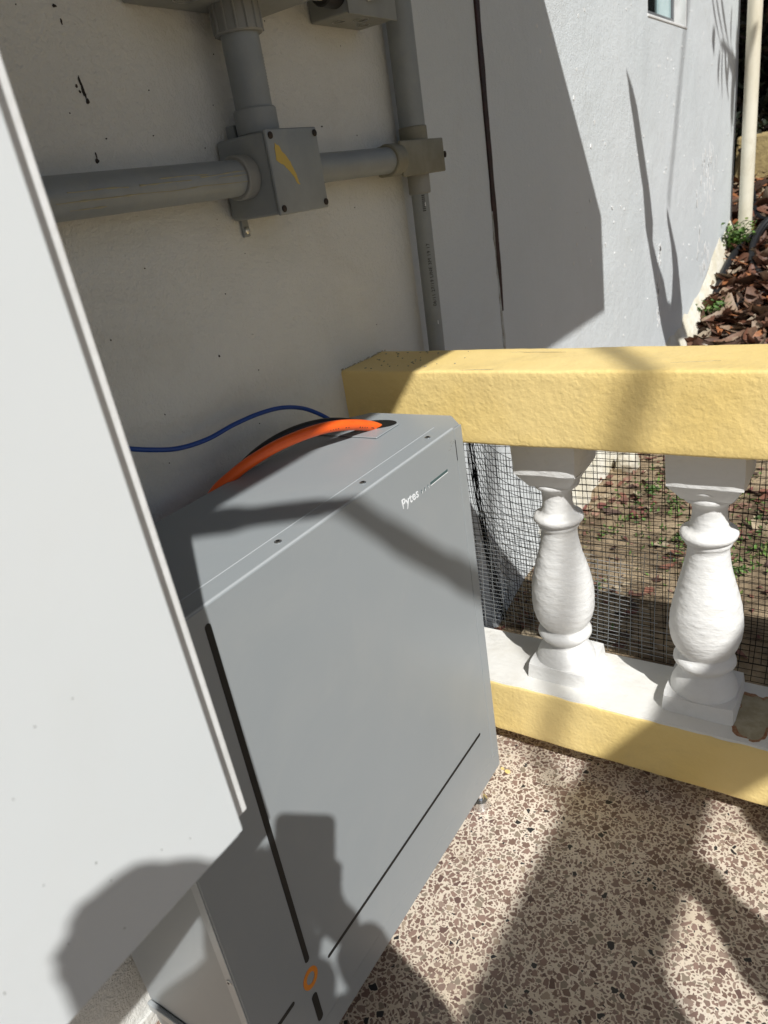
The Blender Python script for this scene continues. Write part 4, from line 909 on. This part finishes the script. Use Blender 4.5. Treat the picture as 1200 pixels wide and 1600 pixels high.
nodes = [(pelvis, .115), (chest.lerp(pelvis, .45), .105), (chest, .115), (neck - Vector((0, 0, .03)), .06), (neck.lerp(head, .4), .048), (head - Vector((0, 0, .03)), .054), (head + Vector((0, 0, .03)), .056),
         (Rs, .070), (Re, .052), (Rw, .050), (Ls, .056), (Le, .050), (Lw, .058),
         (pelvis + Rt * .09 - Vector((0, 0, .06)), .08), (pelvis + Rt * .11 + Vector((0, 0, -.44)), .055), (pelvis + Rt * .11 + Vector((0, 0, -.82)), .038), (pelvis + Rt * .11 + Fw * .14 + Vector((0, 0, -.86)), .032),
         (pelvis - Rt * .09 - Vector((0, 0, .06)), .08), (pelvis - Rt * .11 + Vector((0, 0, -.44)), .055), (pelvis - Rt * .11 + Vector((0, 0, -.82)), .038), (pelvis - Rt * .11 + Fw * .14 + Vector((0, 0, -.86)), .032), (chest + Vector((0, 0, .09)), .10), (Rm, .056), (Lm, .060), (sp(-.215, -.190, .36), .066)]
edges = [(0, 1), (1, 2), (2, 21), (21, 3), (3, 4), (4, 5), (5, 6), (21, 7), (7, 8), (8, 22), (22, 9), (3, 24), (24, 10), (10, 11), (11, 23), (23, 12), (0, 13), (13, 14), (14, 15), (15, 16), (0, 17), (17, 18), (18, 19), (19, 20)]
skin_mesh('body', nodes, edges, 'shirt', per)
bm = NB(); bmesh.ops.create_icosphere(bm, subdivisions=4, radius=1)
for v in bm.verts:
    a_, b_, c_ = v.co.dot(UU), v.co.dot(VV), v.co.dot(SUN); k_ = (abs(a_) ** 3 + abs(b_) ** 3 + 1e-9) ** (1 / 3); r_ = math.hypot(a_, b_) / k_ if k_ > 1e-4 else 1
    a_ *= r_; b_ *= r_; lo_ = max(0., -b_ - .1); a2 = a_ * (.056 + .034 * min(1, lo_ * 1.4)); b2 = b_ * (.073 if b_ > 0 else .092)
    v.co = sp(-.098, -.062, .36) + UU * a2 + VV * b2 + SUN * (c_ * .08) + noise.noise_vector(v.co * 4) * .008 + noise.noise_vector(v.co * 9) * .005
link('hair', bm, 'hair', per, smooth=True, angle=180)
# phone: upright slab just behind the lens
ph = thing('phone', 'slim dark phone held up by the photographer', 'phone', CAM + R3 @ Vector((0, -.05, .012)))
def cp_(x, y, z): return CAM + R3 @ Vector((x, y, z))
bm = NB(); P = []
for cx, cy, a0 in ((.037, .017, 0), (-.027, .017, 90), (-.029, -.112, 180), (.038, -.112, 270)):
    for k in range(5):
        a = math.radians(a0 + 22.5 * k); P.append(cp_(cx + .0125 * math.cos(a), cy + .0125 * math.sin(a), .006))
prism(bm, P, (R3 @ Vector((0, 0, .008)))); link('case', bm, 'rubber', ph)
# two hands closed around the lower half of the phone
def hand(wrist, palm, side):
    hn = [(wrist, .036), (wrist.lerp(palm, .6), .036), (palm, .030)]; he = [(0, 1), (1, 2)]
    sx = .050 if side > 0 else -.036
    for dy, L in ((-.054 if side > 0 else -.018, .010), (-.070, .014), (-.087, .012), (-.106, .004)):
        b = len(hn); hn += [(cp_(sx, dy - .004, .024), .010), (cp_(sx + side * .006, dy, .006), .009), (cp_(sx - side * .008, dy + .006, -.004), .0082), (cp_(sx - side * (.014 + L), dy + .010, -.004), .007)]
        he += [(2, b), (b, b + 1), (b + 1, b + 2), (b + 2, b + 3)]
    b = len(hn); hn += [(cp_(sx - side * .034, -.094, .034), .012), (cp_(sx - side * .042, -.070, .027), .010), (cp_(sx - side * .040, -.050, .022), .009)]; he += [(1, b), (b, b + 1), (b + 1, b + 2)]
    skin_mesh('hand', hn, he, 'skin', per, 1)
hand(Rw, cp_(.036, -.098, .040), 1)
hand(Lw, cp_(-.026, -.100, .040), -1)
